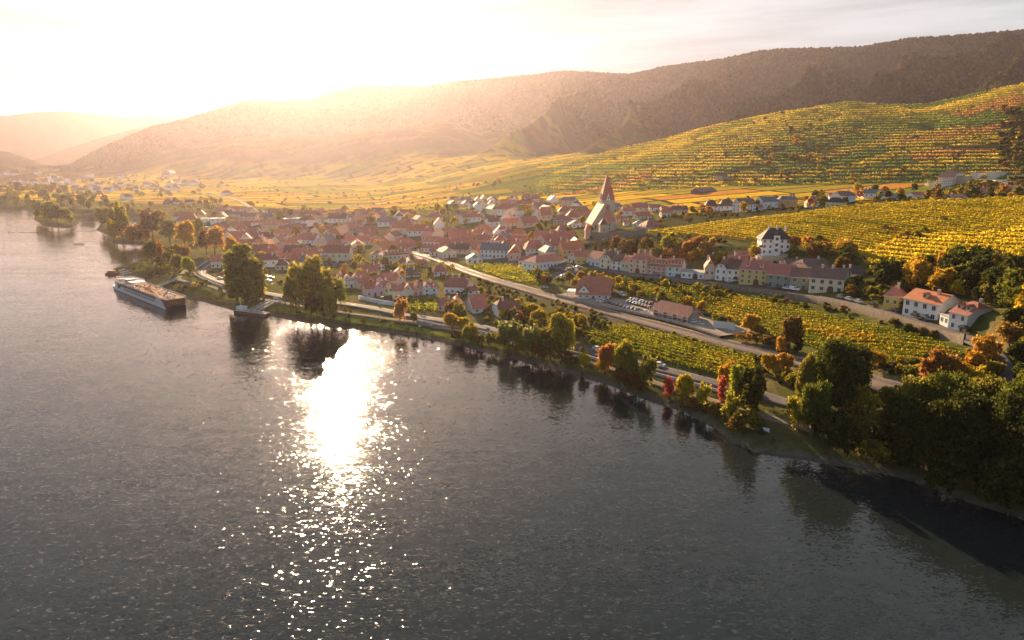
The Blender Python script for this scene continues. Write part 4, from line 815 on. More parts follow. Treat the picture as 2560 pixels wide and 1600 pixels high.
def build_house(root, kind, Lx, Wy, ze, zr, wall, roof, gf=False, chim=1, dorm=0, sky_=0, detail=2, o=.45, shop=0, cross=None, gate=0, wb=False, front=1):
    """Lx ridge length, Wy span; root at centre; gf: ridge runs away from the viewer"""
    fr = root
    sub = root
    rz = pi / 2 if gf else 0
    w_ = put(wallmesh(kind, Lx, Wy, ze, zr, WM[wall]), 'wall', root, (0, 0, 0), rz)
    if kind == 'flat':
        b = MB(); b.box(-Lx / 2 - .2, Lx / 2 + .2, -Wy / 2 - .2, Wy / 2 + .2, ze, ze + .35); rf = put(b.mesh('roof', RM[roof]), 'roof', root, (0, 0, 0), rz)
    else: rf = put(roofmesh(kind, Lx, Wy, ze, zr, o, [RM[roof], m_eave]), 'roof', root, (0, 0, 0), rz)
    if detail >= 1 and kind != 'flat':
        for k in range(chim): x = Lx * (-.22 + .44 * ((k * 2 + 1) % 3) / 1.5) if chim > 1 else Lx * random.choice((-.2, .18, .3)); put(CHIM, 'chimney', rf, (x, random.choice((-.8, .9)), zr - .3))
        for k in range(dorm): put(DORM, 'dormer', rf, (-Lx / 2 + Lx * (k + .5) / dorm, -Wy * .28, ze + (zr - ze) * .44))
        for k in range(sky_): s_ = put(SKYL, 'skylight', rf, (-Lx / 2 + Lx * (k + 1) / (sky_ + 1), -Wy * .22, ze + (zr - ze) * .57 + .1)); s_.rotation_euler = (-(pi / 2 - math.atan((zr - ze) / (Wy / 2))), 0, 0)
    fw, fd = (Wy, Lx) if gf else (Lx, Wy)
    if detail >= 2:
        nf = max(1, int((ze + .5) / 2.9)); n = max(2, int(fw / (3.0 if not wb else 3.6))); wm = WINB if wb else WIN
        for f in range(nf):
            z = .95 + f * (ze - .3) / nf
            for k in range(n):
                x = -fw / 2 + fw * (k + .5) / n
                if f == 0 and k == n // 2: put(GATE if gate else DOOR, 'door', root, (x, -fd / 2 - .02, 0)); continue
                put(wm, 'window', root, (x, -fd / 2 - .02, z))
        n2 = max(1, int(fd / 4))
        for s in (-1, 1):
            if (s < 0) != (root.location.x > 0): continue
            for f in range(nf):
                for k in range(n2): put(WIN, 'window', root, (s * (fw / 2 + .02), -fd / 2 + fd * (k + .5) / n2, .95 + f * (ze - .3) / nf), s * pi / 2)
        if gf and kind in ('gable', 'half') and zr - ze > 2.5:
            for x in ((-.8, .8) if fw > 7 else (0,)): put(WINS, 'window', root, (x, -fd / 2 - .02, ze + (zr - ze) * .16))
        elif kind in ('gable', 'half') and zr - ze > 2.5:
            s = 1 if root.location.x < 0 else -1
            for y in (-1, 1): put(WINS, 'window', root, (s * (fw / 2 + .02), y, ze + (zr - ze) * .14), s * pi / 2)
    elif detail == 1:
        n = max(2, int(fw / 4.5))
        for k in range(n): put(WIN, 'window', root, (-fw / 2 + fw * (k + .5) / n, -fd / 2 - .02, .5 * ze - .3))
    if cross:                                  # small front gables: list of (x fraction, width)
        for xf, cwid in cross:
            hh = min((zr - ze), cwid * .62); b = MB(); dp = Wy * .5 * (hh / (zr - ze))
            b.prism([(-cwid / 2, ze - .6), (cwid / 2, ze - .6), (cwid / 2, ze), (0, ze + hh), (-cwid / 2, ze)], 'y', -Wy / 2 - .15, -Wy / 2 + dp + .3)
            g_ = put(b.mesh('front_gable', WM[wall]), 'front_gable', root, (xf * Lx, 0, 0))
            b = MB(); q = cwid / 2 + .35; sl = hh / (cwid / 2)
            b.prism([(-q, ze - .35 * sl), (0, ze + hh), (q, ze - .35 * sl), (q, ze - .35 * sl + .25), (0, ze + hh + .28), (-q, ze - .35 * sl + .25)], 'y', -Wy / 2 - .55, -Wy / 2 + dp + .5)
            put(b.mesh('gable_roof', [RM[roof]]), 'gable_roof', g_, (0, 0, 0)); put(WINS, 'window', root, (xf * Lx, -Wy / 2 - .17, ze + hh * .2))
    return w_, rf
def H(c, x0, y0, x1, y1, e, h, wall, roof, kind='gable', d=None, gf=False, desc=None, name='house', noun='house', z=None, dz=0, **k):
    X0, Y0 = cd(c, x0, y0); X1, Y1 = cd(c, x1, y1); P = pick((X0 + X1) / 2, (Y0 + Y1) / 2); zz = P[2] if z is None else z
    A = np.array(on_plane(X0, Y0, zz)); B = np.array(on_plane(X1, Y1, zz)); Lf = float(np.hypot(*(B - A))); u = (B - A) / Lf; nrm = np.array([-u[1], u[0]]); mid = (A + B) / 2
    m = mpp((mid[0], mid[1])) / CROPS[c][2]; ze = e * m; zr = h * m
    if d is None: d = min(12, max(7, Lf * .62)) if not gf else min(15, max(9, Lf * 1.3))
    ctr = mid + nrm * d / 2; D = float(np.hypot(*mid)); detail = k.pop('detail', None)
    if detail is None: detail = 2 if D < 640 and Lf > 6 else 1 if D < 950 else 0
    span = Lf if gf else d
    if kind != 'flat': zr = max(zr - span * .07, ze + span * .28)
    name = name if name != 'house' else 'house'
    root = empty(name, (ctr[0], ctr[1], zz + dz), atan2(u[1], u[0]))
    if gf: build_house(root, kind, d, Lf, ze, zr, wall, roof, gf=True, detail=detail, **k)
    else: build_house(root, kind, Lf, d, ze, zr, wall, roof, gf=False, detail=detail, **k)
    later(root, desc or f"{WN.get(wall, wall)} {noun} with {RN[roof]} {'half-hipped ' if kind == 'half' else 'hipped ' if kind == 'hip' else ''}roof".replace('flat pale roof', 'flat roof'), 'building' if noun != 'house' else 'house', ((X0 + X1) / 2, (Y0 + Y1) / 2), GRP)
    HOUSES.append((ctr[0], ctr[1], hypot(Lf, d) / 2)); return root
GRP = 'pastel terraced houses by the river road'
H('4', 885, 1308, 1132, 1297, 110, 190, 'cream', 'red', d=11, cross=[(.25, 7)], desc='cream terraced house with two front doors and red roof')
H('4', 1132, 1297, 1250, 1285, 118, 190, 'pink', 'red', d=11, cross=[(0, 6.5)], desc='pink middle terraced house with pointed gable')
H('4', 1250, 1285, 1425, 1272, 112, 190, 'blue', 'red', d=11, cross=[(-.25, 6.5), (.3, 3.5)], desc='pale blue end terraced house with pointed gable')
H('4', 560, 1272, 780, 1255, 95, 175, 'lilac', 'red', d=11, cross=[(.25, 7)], desc='lilac corner terraced house with red roof')
H('4', 780, 1255, 885, 1243, 98, 170, 'mint', 'red', d=11, cross=[(0, 6.5)], desc='pale green terraced house with pointed gable')
H('4', 480, 1180, 660, 1160, 75, 140, 'cream', 'red', d=10, cross=[(.25, 6)]); H('4', 660, 1160, 790, 1145, 75, 140, 'white', 'red', d=10, cross=[(0, 6)])
H('4', 830, 1150, 1040, 1135, 75, 140, 'cream', 'red', d=10, cross=[(.2, 6)]); H('4', 285, 1165, 480, 1155, 95, 150, 'white', 'red', d=10, cross=[(-.25, 7), (.25, 7)], desc='white double-gabled terraced house with red roof')
H('4', 160, 1120, 290, 1112, 60, 100, 'cream', 'dred', d=9, cross=[(0, 5)]); H('4', 480, 1070, 620, 1060, 45, 95, 'white', 'red', d=9); H('4', 770, 1085, 940, 1070, 50, 95, 'cream', 'red', d=9, cross=[(.2, 5)])
GRP = 'houses between the railway and the river road'
H('4', 1500, 1232, 1770, 1240, 88, 210, 'white', 'dred', d=15, kind='half', desc='large white house with dark red roof and white chimney', chim=2)
H('4', 1782, 1242, 1948, 1240, 52, 120, 'white', 'dred', d=9, kind='hip', desc='low white annexe with dark red hipped roof')
H('4', 1425, 1440, 1560, 1450, 70, 160, 'peach', 'dred', d=11); H('4', 1565, 1452, 1715, 1450, 85, 165, 'peach', 'dred', gf=True, kind='half', d=12, desc='peach gabled house with small attic window')
H('4', 1855, 1472, 2035, 1458, 62, 225, 'white', 'red', d=14, desc='white steep red-roofed gabled house')
H('5', 600, 1432, 815, 1415, 70, 185, 'white', 'dred', d=12, kind='half', desc='white garden house with dark red roof')
H('4', 872, 1062, 1018, 1060, 62, 130, 'white', 'dred', gf=True, d=15, desc='white front-gabled house with attic windows'); H('4', 1015, 1035, 1210, 1025, 30, 112, 'white', 'brown', kind='hip'); H('4', 1375, 1022, 1550, 1010, 55, 130, 'white', 'dred', kind='hip')
H('4', 450, 1005, 720, 992, 35, 120, 'cream', 'red', d=11); H('4', 710, 950, 780, 945, 45, 90, 'white', 'red', gf=True); H('4', 1030, 920, 1150, 915, 50, 110, 'white', 'red', gf=True, d=14); H('4', 1130, 900, 1275, 900, 20, 85, 'cream', 'red'); H('4', 960, 890, 1060, 885, 30, 95, 'pink', 'red', kind='hip')
GRP = 'houses of the village centre'
H('4', 782, 885, 1080, 862, 112, 175, 'cream', 'red', d=13, kind='hip', dorm=7, desc='long cream school with a row of dormers', name='school_building', noun='school'); H('4', 612, 852, 770, 850, 92, 140, 'cream', 'dred', d=10, kind='hip', gate=1)
H('4', 1480, 802, 1650, 792, 75, 125, 'cream', 'red', gf=True, kind='half', d=13); H('4', 1782, 866, 1968, 862, 55, 118, 'white', 'grey', gf=True, kind='half', d=12, desc='small white house with rounded gable and dormer'); H('4', 1212, 650, 1560, 660, 52, 118, 'white', 'red', d=12, kind='hip', dorm=5); H('4', 1560, 680, 1625, 678, 60, 90, 'cream', 'red', kind='hip')
H('4', 1225, 725, 1430, 735, 50, 85, 'white', 'red', d=9); H('4', 1340, 775, 1480, 770, 50, 80, 'white', 'red', d=8); H('4', 1632, 696, 1880, 690, 36, 130, 'cream', 'red', d=12); H('4', 2110, 692, 2260, 692, 105, 180, 'peach', 'red', d=11, kind='hip'); H('4', 2185, 742, 2310, 742, 68, 140, 'white', 'red', d=10, kind='hip'); H('4', 2310, 745, 2450, 745, 85, 150, 'cream', 'red', d=10)
H('4', 262, 745, 390, 732, 62, 130, 'white', 'dred', gf=True, d=14); H('4', 390, 705, 540, 700, 62, 120, 'cream', 'red', gf=True, d=13, kind='half'); H('4', 60, 800, 265, 775, 62, 140, 'stone', 'dred', d=12); H('4', -20, 835, 60, 832, 50, 100, 'white', 'dred', gf=True); H('4', 250, 568, 440, 500, 60, 130, 'cream', 'red', kind='hip'); H('4', 450, 495, 700, 490, 15, 80, 'white', 'dred', d=11); H('4', 845, 432, 1150, 432, 32, 82, 'cream', 'red', kind='half'); H('4', 1342, 352, 1490, 342, 42, 98, 'cream', 'dred', kind='hip'); H('4', 770, 350, 910, 345, 15, 55, 'cream', 'dred', kind='hip')
H('4', 0, 905, 270, 915, 12, 62, 'stone', 'dark', d=10, desc='long low house with dark roof'); H('4', 440, 640, 600, 640, 40, 110, 'cream', 'red'); H('4', 850, 670, 1080, 690, 30, 130, 'peach', 'red', kind='hip', d=16); H('4', 600, 640, 780, 650, 30, 105, 'cream', 'red', kind='hip'); H('4', 290, 630, 470, 620, 35, 115, 'white', 'red', kind='hip'); H('4', 0, 500, 150, 480, 30, 80, 'cream', 'dred'); H('4', 760, 560, 900, 560, 30, 80, 'white', 'red')
H('5', 965, 943, 1278, 905, 68, 128, 'white', 'red', d=13, kind='hip', desc='long white two-storey house with red hipped roof', chim=2); H('5', 792, 902, 950, 915, 52, 110, 'white', 'dred', d=13, kind='half'); H('5', 145, 742, 355, 740, 42, 120, 'cream', 'red', d=12); H('5', 602, 775, 860, 770, 50, 130, 'cream', 'red', d=12, kind='hip'); H('5', 862, 775, 1125, 765, 40, 125, 'white', 'red', d=12, kind='hip'); H('5', 1075, 700, 1400, 655, 30, 110, 'peach', 'red', d=12)
H('5', 920, 640, 1100, 655, 30, 100, 'cream', 'red', d=12); H('5', 1120, 745, 1280, 740, 45, 110, 'cream', 'dred', kind='half'); H('5', 1140, 505, 1290, 512, 62, 112, 'stone', 'dred', d=11, kind='hip', desc='stone tower house with low hipped roof'); H('5', 1292, 522, 1450, 522, 28, 68, 'white', 'dred', gf=True, kind='half', d=12); H('5', 1232, 440, 1540, 445, 30, 92, 'cream', 'red', d=12)
H('5', 932, 442, 1020, 450, 62, 120, 'white', 'red', gf=True); H('5', 1020, 455, 1120, 452, 62, 140, 'peach', 'red', kind='half'); H('5', 742, 435, 870, 425, 52, 105, 'white', 'red', kind='half', gf=True); H('5', 575, 395, 730, 402, 62, 120, 'white', 'dred', kind='half'); H('5', 160, 432, 340, 442, 42, 75, 'white', 'red'); H('5', 355, 445, 440, 445, 40, 80, 'peach', 'red', gf=True); H('5', 150, 305, 262, 298, 30, 62, 'white', 'dred', gf=True, kind='half'); H('5', 305, 318, 400, 315, 38, 65, 'white', 'dred'); H('5', 410, 330, 482, 330, 40, 78, 'cream', 'dred', gf=True, kind='half'); H('5', 700, 245, 782, 245, 22, 50, 'cream', 'dred', kind='hip'); H('5', 380, 250, 560, 250, 15, 50, 'cream', 'dred'); H('5', 780, 322, 940, 325, 30, 75, 'cream', 'red'); H('5', 600, 300, 780, 305, 20, 60, 'cream', 'dred'); H('5', 960, 342, 1140, 335, 32, 78, 'cream', 'dred', kind='half'); H('5', 1192, 375, 1520, 375, 20, 72, 'cream', 'dred', kind='hip')
H('5', 572, 572, 690, 578, 28, 72, 'white', 'red'); H('5', 662, 602, 820, 602, 32, 72, 'white', 'dred', gf=False, kind='half'); H('5', 525, 705, 670, 702, 62, 112, 'peach', 'red', kind='hip'); H('5', 332, 595, 520, 602, 32, 110, 'white', 'red', kind='hip'); H('5', 1190, 575, 1295, 572, 28, 80, 'pink', 'red', kind='hip'); H('5', 0, 740, 140, 735, 40, 110, 'cream', 'red'); H('5', 0, 590, 150, 600, 20, 75, 'cream', 'red'); H('5', 720, 690, 900, 690, 20, 90, 'cream', 'red')
GRP = 'houses around the church'
H('5', 1852, 402, 1975, 398, 46, 90, 'white', 'red', kind='half'); H('5', 1782, 392, 1850, 395, 36, 65, 'pink', 'red', gf=True); H('5', 1940, 352, 2100, 352, 32, 78, 'cream', 'dred'); H('5', 1985, 432, 2130, 428, 28, 68, 'cream', 'red'); H('5', 2112, 352, 2230, 352, 32, 68, 'white', 'dred'); H('5', 2232, 412, 2330, 412, 42, 90, 'cream', 'red', kind='half'); H('5', 2350, 392, 2440, 390, 50, 90, 'cream', 'dred'); H('5', 1772, 462, 1850, 465, 32, 62, 'cream', 'red'); H('5', 1855, 500, 1905, 500, 30, 52, 'white', 'red'); H('5', 1942, 520, 2060, 522, 36, 75, 'white', 'grey', gf=True, kind='half'); H('5', 2072, 528, 2275, 522, 14, 85, 'pink', 'red', kind='hip', d=14); H('5', 1760, 330, 1850, 320, 15, 45, 'blue', 'grey')
GRP = 'row of street houses above the retaining wall'
H('5', 1285, 872, 1368, 882, 65, 118, 'cream', 'red', gf=True, d=16, desc='narrow cream house with pointed street gable'); H('5', 1370, 890, 1480, 893, 78, 145, 'ochre', 'red', d=12, desc='ochre street house under a long red roof'); H('5', 1482, 897, 1604, 915, 78, 150, 'blue', 'red', d=12, desc='pale blue street house'); H('5', 1606, 930, 1725, 943, 98, 180, 'cream', 'brown', gf=True, d=15, kind='half', desc='tall cream street house with gable'); H('5', 1727, 945, 1825, 953, 88, 170, 'white', 'brown', d=12, desc='white street house with brown roof'); H('5', 1827, 955, 1895, 965, 92, 160, 'mint', 'red', d=12, desc='narrow pale green street house')
H('5', 1897, 972, 2080, 990, 135, 215, 'peach', 'red', d=14, kind='hip', desc='tall three-storey peach street house', gate=1, chim=3); H('A', 70, 665, 262, 690, 88, 170, 'pink', 'red', d=14, dorm=6, desc='long pink street house with row of dormers'); H('A', 264, 690, 405, 700, 98, 185, 'turq', 'red', d=14, dorm=4, desc='turquoise and cream end of the long dormered house')
H('A', 412, 702, 640, 722, 60, 60, 'white', 'flat', 'flat', d=10, desc='low white flat-roofed garage', gate=1); H('A', 646, 718, 746, 722, 112, 190, 'peach', 'red', gf=True, kind='half', d=16, desc='narrow pale pink house with shaped gable'); H('A', 750, 724, 868, 738, 115, 205, 'white', 'brown', gf=True, kind='half', d=16, desc='white house with shaped gable'); H('A', 870, 740, 990, 750, 125, 220, 'white', 'brown', d=13, desc='white street house with brown roof', gate=1)
H('A', 993, 762, 1270, 788, 145, 240, 'yellow', 'dred', d=15, desc='big yellow street house with arched gates', gate=1, dorm=2, chim=2); H('A', 1272, 790, 1500, 815, 125, 225, 'greygreen', 'dred', d=14, desc='grey-green ivy-covered street house with white window frames', wb=True); H('A', 1502, 817, 1690, 832, 120, 205, 'greygreen', 'brown', d=13, desc='grey-green street house with dark roof', wb=True); H('A', 1695, 835, 2045, 868, 130, 235, 'cream', 'brown', d=15, desc='long white and yellow street house with dark roof', wb=True, chim=3, gate=1)
H('A', 1682, 660, 1935, 640, 65, 120, 'peach', 'brown', d=11, kind='half'); H('A', 1485, 640, 1675, 640, 55, 95, 'peach', 'brown', d=10); H('A', 960, 495, 1130, 500, 28, 58, 'cream', 'red', d=7); H('A', 890, 555, 1140, 560, 22, 82, 'cream', 'red', d=9); H('A', 690, 535, 870, 538, 25, 50, 'cream', 'dred', d=8); H('A', 2060, 690, 2240, 700, 30, 85, 'cream', 'dark', kind='half', d=10)
GRP = 'houses along the lower end of the street'
H('B', 892, 920, 1055, 940, 140, 240, 'ochre', 'red', d=11, kind='hip', desc='ochre house with creeper and red roof'); H('B', 1100, 975, 1475, 1065, 165, 262, 'white', 'orange', d=12, desc='long white inn with orange tiled roof and shuttered windows', wb=True, dorm=1, name='inn_building', noun='inn'); H('B', 1500, 1085, 1590, 1120, 95, 95, 'white', 'flat', 'flat', d=8, gate=1, desc='small white flat-roofed garage'); H('B', 1592, 1125, 1785, 1175, 160, 280, 'white', 'dred', kind='half', d=14, desc='white end house with half-hipped roof and dormers', dorm=2)
H('B', 2300, 1330, 2440, 1350, 40, 75, 'brown', 'grey', d=8, desc='dark carport with grey roof', noun='carport')
GRP = 'row of houses behind the knoll vineyard'
for a in [(410, 330, 488, 330, 38, 75, 'white', 'brown', 'hip'), (500, 318, 600, 318, 28, 66, 'white', 'brown', 'hip'), (630, 328, 728, 325, 45, 80, 'white', 'brown', 'gable'), (775, 308, 870, 305, 40, 72, 'white', 'grey', 'gable'), (873, 300, 990, 300, 45, 68, 'orange', 'grey', 'hip'), (1050, 297, 1162, 298, 26, 62, 'cream', 'dred', 'hip'), (1168, 300, 1282, 304, 32, 60, 'yellow', 'dark', 'hip'), (1262, 268, 1356, 265, 36, 65, 'white', 'brown', 'half'), (1195, 262, 1250, 262, 25, 45, 'white', 'dred', 'gable'), (1408, 240, 1535, 240, 26, 50, 'white', 'grey', 'gable'), (1575, 250, 1650, 248, 15, 34, 'white', 'grey', 'gable'), (1728, 242, 1802, 240, 16, 36, 'white', 'red', 'gable'),
          (720, 320, 775, 318, 20, 38, 'cream', 'dred', 'gable'), (205, 340, 300, 340, 25, 52, 'cream', 'dred', 'gable'), (130, 352, 195, 352, 25, 60, 'cream', 'red', 'half'), (1890, 238, 1930, 236, 14, 30, 'peach', 'red', 'gable'), (1950, 228, 1985, 226, 18, 40, 'cream', 'brown', 'gable'), (1975, 250, 2060, 248, 10, 30, 'brown', 'red', 'gable'), (2150, 215, 2290, 208, 10, 36, 'brown', 'dred', 'gable'), (2370, 215, 2440, 212, 20, 40, 'peach', 'orange', 'gable')]:
    H('K', *a[:8], a[8])
H('K', 520, 122, 564, 121, 16, 32, 'stone', 'brown', 'hip', desc='small stone hut alone among the golden fields', name='field_hut', noun='hut'); H('K', 378, 206, 482, 200, 10, 30, 'brown', 'brown', desc='long brown barn', noun='barn')
GRP = 'modern houses on the far hillside'
for a in [(1818, 162, 1900, 162, 22), (1895, 164, 2000, 160, 34), (2030, 130, 2130, 125, 30), (2135, 150, 2235, 148, 34), (2242, 100, 2350, 98, 30), (2240, 150, 2330, 150, 30), (2335, 158, 2400, 156, 26), (2130, 100, 2230, 98, 22), (2365, 120, 2440, 118, 26)]:
    H('K', *a[:4], a[4] * .62, a[4] * .62, random.choice(['white', 'stone', 'cream']), 'grey', 'flat', d=8, desc='flat-roofed modern house')
H('K', 1972, 148, 2045, 145, 30, 45, 'peach', 'brown', 'half', gf=True)
GRP = 'houses of the lower village'
for a in [(620, 922, 832, 915, 75, 150, 'cream', 'red', 'gable'), (205, 365, 450, 360, 22, 110, 'white', 'red', 'hip'), (885, 435, 1095, 432, 8, 80, 'cream', 'dred', 'gable'), (1000, 500, 1108, 502, 42, 60, 'cream', 'dred', 'gable'), (1212, 565, 1352, 562, 28, 75, 'white', 'dred', 'half'), (790, 590, 1020, 580, 12, 105, 'cream', 'red', 'gable'), (1030, 590, 1250, 575, 12, 100, 'cream', 'dred', 'gable'), (910, 660, 1090, 655, 12, 80, 'cream', 'red', 'gable'), (1100, 655, 1260, 645, 12, 80, 'cream', 'red', 'gable'), (1280, 625, 1500, 622, 12, 75, 'cream', 'dred', 'gable'), (1600, 875, 1852, 862, 35, 185, 'cream', 'red', 'half'), (1860, 838, 1990, 835, 52, 112, 'white', 'dred', 'gable'), (1405, 815, 1585, 812, 18, 75, 'peach', 'red', 'gable'), (1190, 830, 1350, 832, 62, 140, 'cream', 'red', 'half'), (1400, 945, 1560, 940, 55, 120, 'cream', 'dred', 'hip'), (1462, 755, 1560, 752, 38, 80, 'white', 'red', 'half'), (1590, 700, 1830, 690, 20, 60, 'cream', 'dark', 'gable'), (950, 760, 1180, 750, 40, 120, 'cream', 'red', 'gable'), (660, 540, 800, 535, 30, 110, 'cream', 'dred', 'hip'), (1850, 760, 2000, 755, 30, 95, 'cream', 'dred', 'gable'), (1250, 740, 1420, 735, 30, 100, 'peach', 'red', 'half'), (1930, 470, 2080, 468, 30, 75, 'peach', 'red', 'gable'), (1720, 560, 1860, 560, 28, 70, 'white', 'red', 'gable'), (2200, 480, 2380, 490, 45, 115, 'cream', 'red', 'half'), (1100, 400, 1240, 398, 25, 55, 'white', 'red', 'gable'), (1400, 400, 1600, 395, 20, 60, 'cream', 'red', 'gable'), (1600, 380, 1700, 380, 30, 60, 'white', 'grey', 'gable'), (610, 330, 720, 325, 20, 60, 'cream', 'dred', 'hip'), (1240, 330, 1340, 325, 15, 50, 'cream', 'dred', 'hip'), (400, 300, 500, 300, 15, 55, 'cream', 'red', 'hip'), (30, 160, 110, 160, 15, 60, 'cream', 'brown', 'hip'), (310, 165, 410, 165, 40, 68, 'cream', 'dark', 'gable'), (135, 150, 210, 150, 30, 75, 'cream', 'brown', 'hip')]:
    H('3', *a[:8], a[8])
H('3', 1440, 485, 1542, 482, 30, 72, 'white', 'red', gf=True, kind='gable'); H('3', 480, 375, 600, 370, 45, 45, 'white', 'flat', 'flat', desc='low white flat-roofed warehouse', noun='warehouse'); H('3', 610, 372, 795, 366, 42, 42, 'white', 'flat', 'flat', desc='long white flat-roofed warehouse', noun='warehouse'); H('3', 548, 455, 690, 445, 24, 24, 'white', 'flat', 'flat'); H('3', 1100, 385, 1245, 382, 24, 24, 'white', 'flat', 'flat'); H('3', 1500, 350, 1720, 345, 20, 20, 'white', 'flat', 'flat'); H('3', 950, 240, 1100, 245, 20, 20, 'white', 'flat', 'flat')
GRP = 'houses of the far village'
for i, (x, y) in enumerate([(770, 385), (815, 365), (860, 375), (905, 385), (955, 372), (1010, 380), (1060, 365), (1110, 350), (1160, 445), (760, 430), (1285, 368), (1380, 330), (1440, 350), (1560, 362), (1622, 362), (1690, 358), (1600, 312), (1660, 300), (1740, 308), (1810, 312), (820, 238), (1120, 252), (560, 300), (640, 300), (480, 280), (300, 300), (240, 300), (380, 305), (1640, 222), (1580, 240), (930, 330), (1180, 330), (1240, 345), (700, 360), (60, 218), (130, 222), (340, 215), (520, 255), (440, 300), (870, 300), (2120, 405), (180, 305)]):
    g = random.Random(i); w = g.uniform(46, 80) if x > 500 else g.uniform(34, 60)
    H('1', x - w / 2, y, x + w / 2, y + g.uniform(-3, 3), 20, 42, g.choice(['white', 'white', 'cream', 'cream']), g.choice(['dred', 'brown', 'red', 'grey']), g.choice(['gable', 'hip', 'half']), gf=g.random() < .4)
# fill the dense old village between the listed houses
GRP = 'small crowded houses of the old village'
def infill(pts, n, seed, e=(3, 6.5), det=None):
    g = random.Random(seed); P = polyw(pts); x0, y0 = P.min(0); x1, y1 = P.max(0); k = t = 0
    while k < n and t < n * 80:
        t += 1; x, y = g.uniform(x0, x1), g.uniform(y0, y1)
        if not inside(P, np.array([x]), np.array([y]))[0]: continue
        Lx, Wy = g.uniform(11, 22), g.uniform(8, 11.5); r = hypot(Lx, Wy) / 2
        if any(hypot(a - x, b - y) < (rr + r) * .80 for a, b, rr in HOUSES): continue
        if any(hypot(a - x, b - y) < rr * .7 + r * .6 for a, b, rr in TREES): continue
        ze = g.uniform(*e); zr = ze + Wy / 2 * g.uniform(.75, 1.15); a = .18 + (vnoise(np.array([x / 90.]), np.array([y / 90.]))[0] - .5) * 1.4 + (pi / 2 if g.random() < .45 else 0)
        z = float(ground_z(x, y)); root = empty('house', (x, y, z), a); wc = g.choice(['white', 'white', 'cream', 'cream', 'peach', 'yellow', 'pink']); rc = g.choice(['red', 'red', 'red', 'dred', 'dred', 'brown', 'orange', 'grey'])
        kd = g.choice(['gable', 'gable', 'half', 'hip']); D = hypot(x, y)
        build_house(root, kd, Lx, Wy, ze, zr, wc, rc, detail=(2 if D < 520 else 1 if D < 900 else 0) if det is None else det, chim=g.choice((0, 1, 1, 2)))
        later(root, f"{WN.get(wc, wc)} house with {RN[rc]} {'half-hipped ' if kd == 'half' else 'hipped ' if kd == 'hip' else ''}roof", 'house', todisp((x, y, z)), GRP); HOUSES.append((x, y, r)); k += 1
infill([(490, 560), (620, 512), (900, 505), (1010, 520), (1060, 560), (980, 600), (900, 615), (860, 600), (760, 625), (650, 640), (560, 600)], 66, 3)
infill([(1060, 480), (1260, 470), (1400, 490), (1400, 530), (1250, 545), (1080, 530)], 30, 4)
infill([(1000, 570), (1100, 560), (1370, 560), (1370, 600), (1250, 612), (1030, 595)], 22, 5)
infill([(420, 520), (560, 500), (640, 512), (560, 560), (470, 560)], 16, 6)
scatter([(490, 560), (620, 505), (900, 500), (1010, 515), (1060, 560), (980, 600), (900, 650), (860, 660), (760, 665), (650, 660), (560, 610)], 46, (5, 11), ['round', 'round', 'shrub', 'conifer', 'broad'], ['olive', 'yg', 'gold', 'brown', 'rust', 'orange', 'yellow'], 'garden trees between the village houses', 41, sep=.6)
scatter([(1060, 480), (1260, 465), (1420, 485), (1660, 480), (1660, 510), (1400, 545), (1400, 610), (1050, 610)], 40, (5, 10), ['round', 'shrub', 'broad'], ['olive', 'yg', 'gold', 'brown', 'yellow'], 'garden trees between the village houses', 42, sep=.6)
scatter([(830, 640), (1050, 625), (1120, 660), (1180, 700), (1160, 760), (1060, 745), (1040, 700), (860, 700)], 34, (4, 8.5), ['round', 'shrub', 'broad'], ['olive', 'yg', 'gold', 'brown', 'yellow', 'rust'], 'garden trees around the terraced houses', 43, sep=.6)
scatter([(1150, 712), (1240, 732), (1330, 752), (1440, 778), (1390, 795), (1370, 803), (1260, 792), (1190, 772), (1160, 745)], 56, (3, 6.5), ['round', 'shrub', 'shrub', 'willow'], ['olive', 'yg', 'gold', 'brown', 'yellow', 'green', 'rust', 'olive'], 'garden trees between railway and river road', 44, sep=.55)
scatter([(1270, 660), (1330, 668), (1420, 660), (1450, 665), (1370, 682), (1275, 676)], 20, (4, 8), ['round', 'shrub'], ['olive', 'yg', 'gold', 'green'], 'trees beside the station', 45, sep=.5)
scatter([(1440, 668), (1560, 700), (1650, 735), (1680, 750), (1600, 730), (1500, 708), (1430, 690)], 26, (3, 6.5), ['shrub', 'round'], ['yg', 'yellow', 'olive', 'gold'], 'bushes behind the car park', 46, sep=.5)
scatter([(1540, 665), (1700, 690), (1750, 712), (1700, 735), (1620, 712), (1540, 690)], 16, (3, 6), ['shrub', 'round'], ['olive', 'yg', 'yellow', 'green'], 'bushes in the vineyard below the street', 47)
scatter([(1550, 595), (1720, 590), (1790, 600), (1790, 640), (1700, 630), (1640, 624), (1560, 615)], 24, (4, 9), ['round', 'shrub', 'broad'], ['gold', 'yellow', 'orange', 'yg', 'olive', 'peach'], 'garden trees below the knoll vineyard', 48, sep=.6)
scatter([(1870, 585), (2000, 590), (2030, 625), (1980, 660), (1890, 640), (1860, 620)], 16, (5, 9), ['round', 'shrub'], ['gold', 'orange', 'olive', 'brown', 'green'], 'garden trees beside the white villa', 49, sep=.6)
scatter([(2070, 690), (2130, 660), (2200, 640), (2430, 640), (2460, 780), (2370, 770), (2330, 745), (2240, 700), (2160, 690), (2120, 705)], 62, (6, 13), ['round', 'broad', 'shrub'], ['dark', 'green', 'olive', 'gold', 'yellow', 'brown', 'dark'], 'wooded slope behind the inn', 50, sep=.5)
scatter([(2330, 790), (2460, 780), (2520, 1000), (2440, 960), (2420, 900), (2400, 850)], 16, (5, 10), ['round', 'broad', 'shrub'], ['dark', 'olive', 'gold', 'dark'], 'trees beyond the right-hand lane', 51, sep=.5)
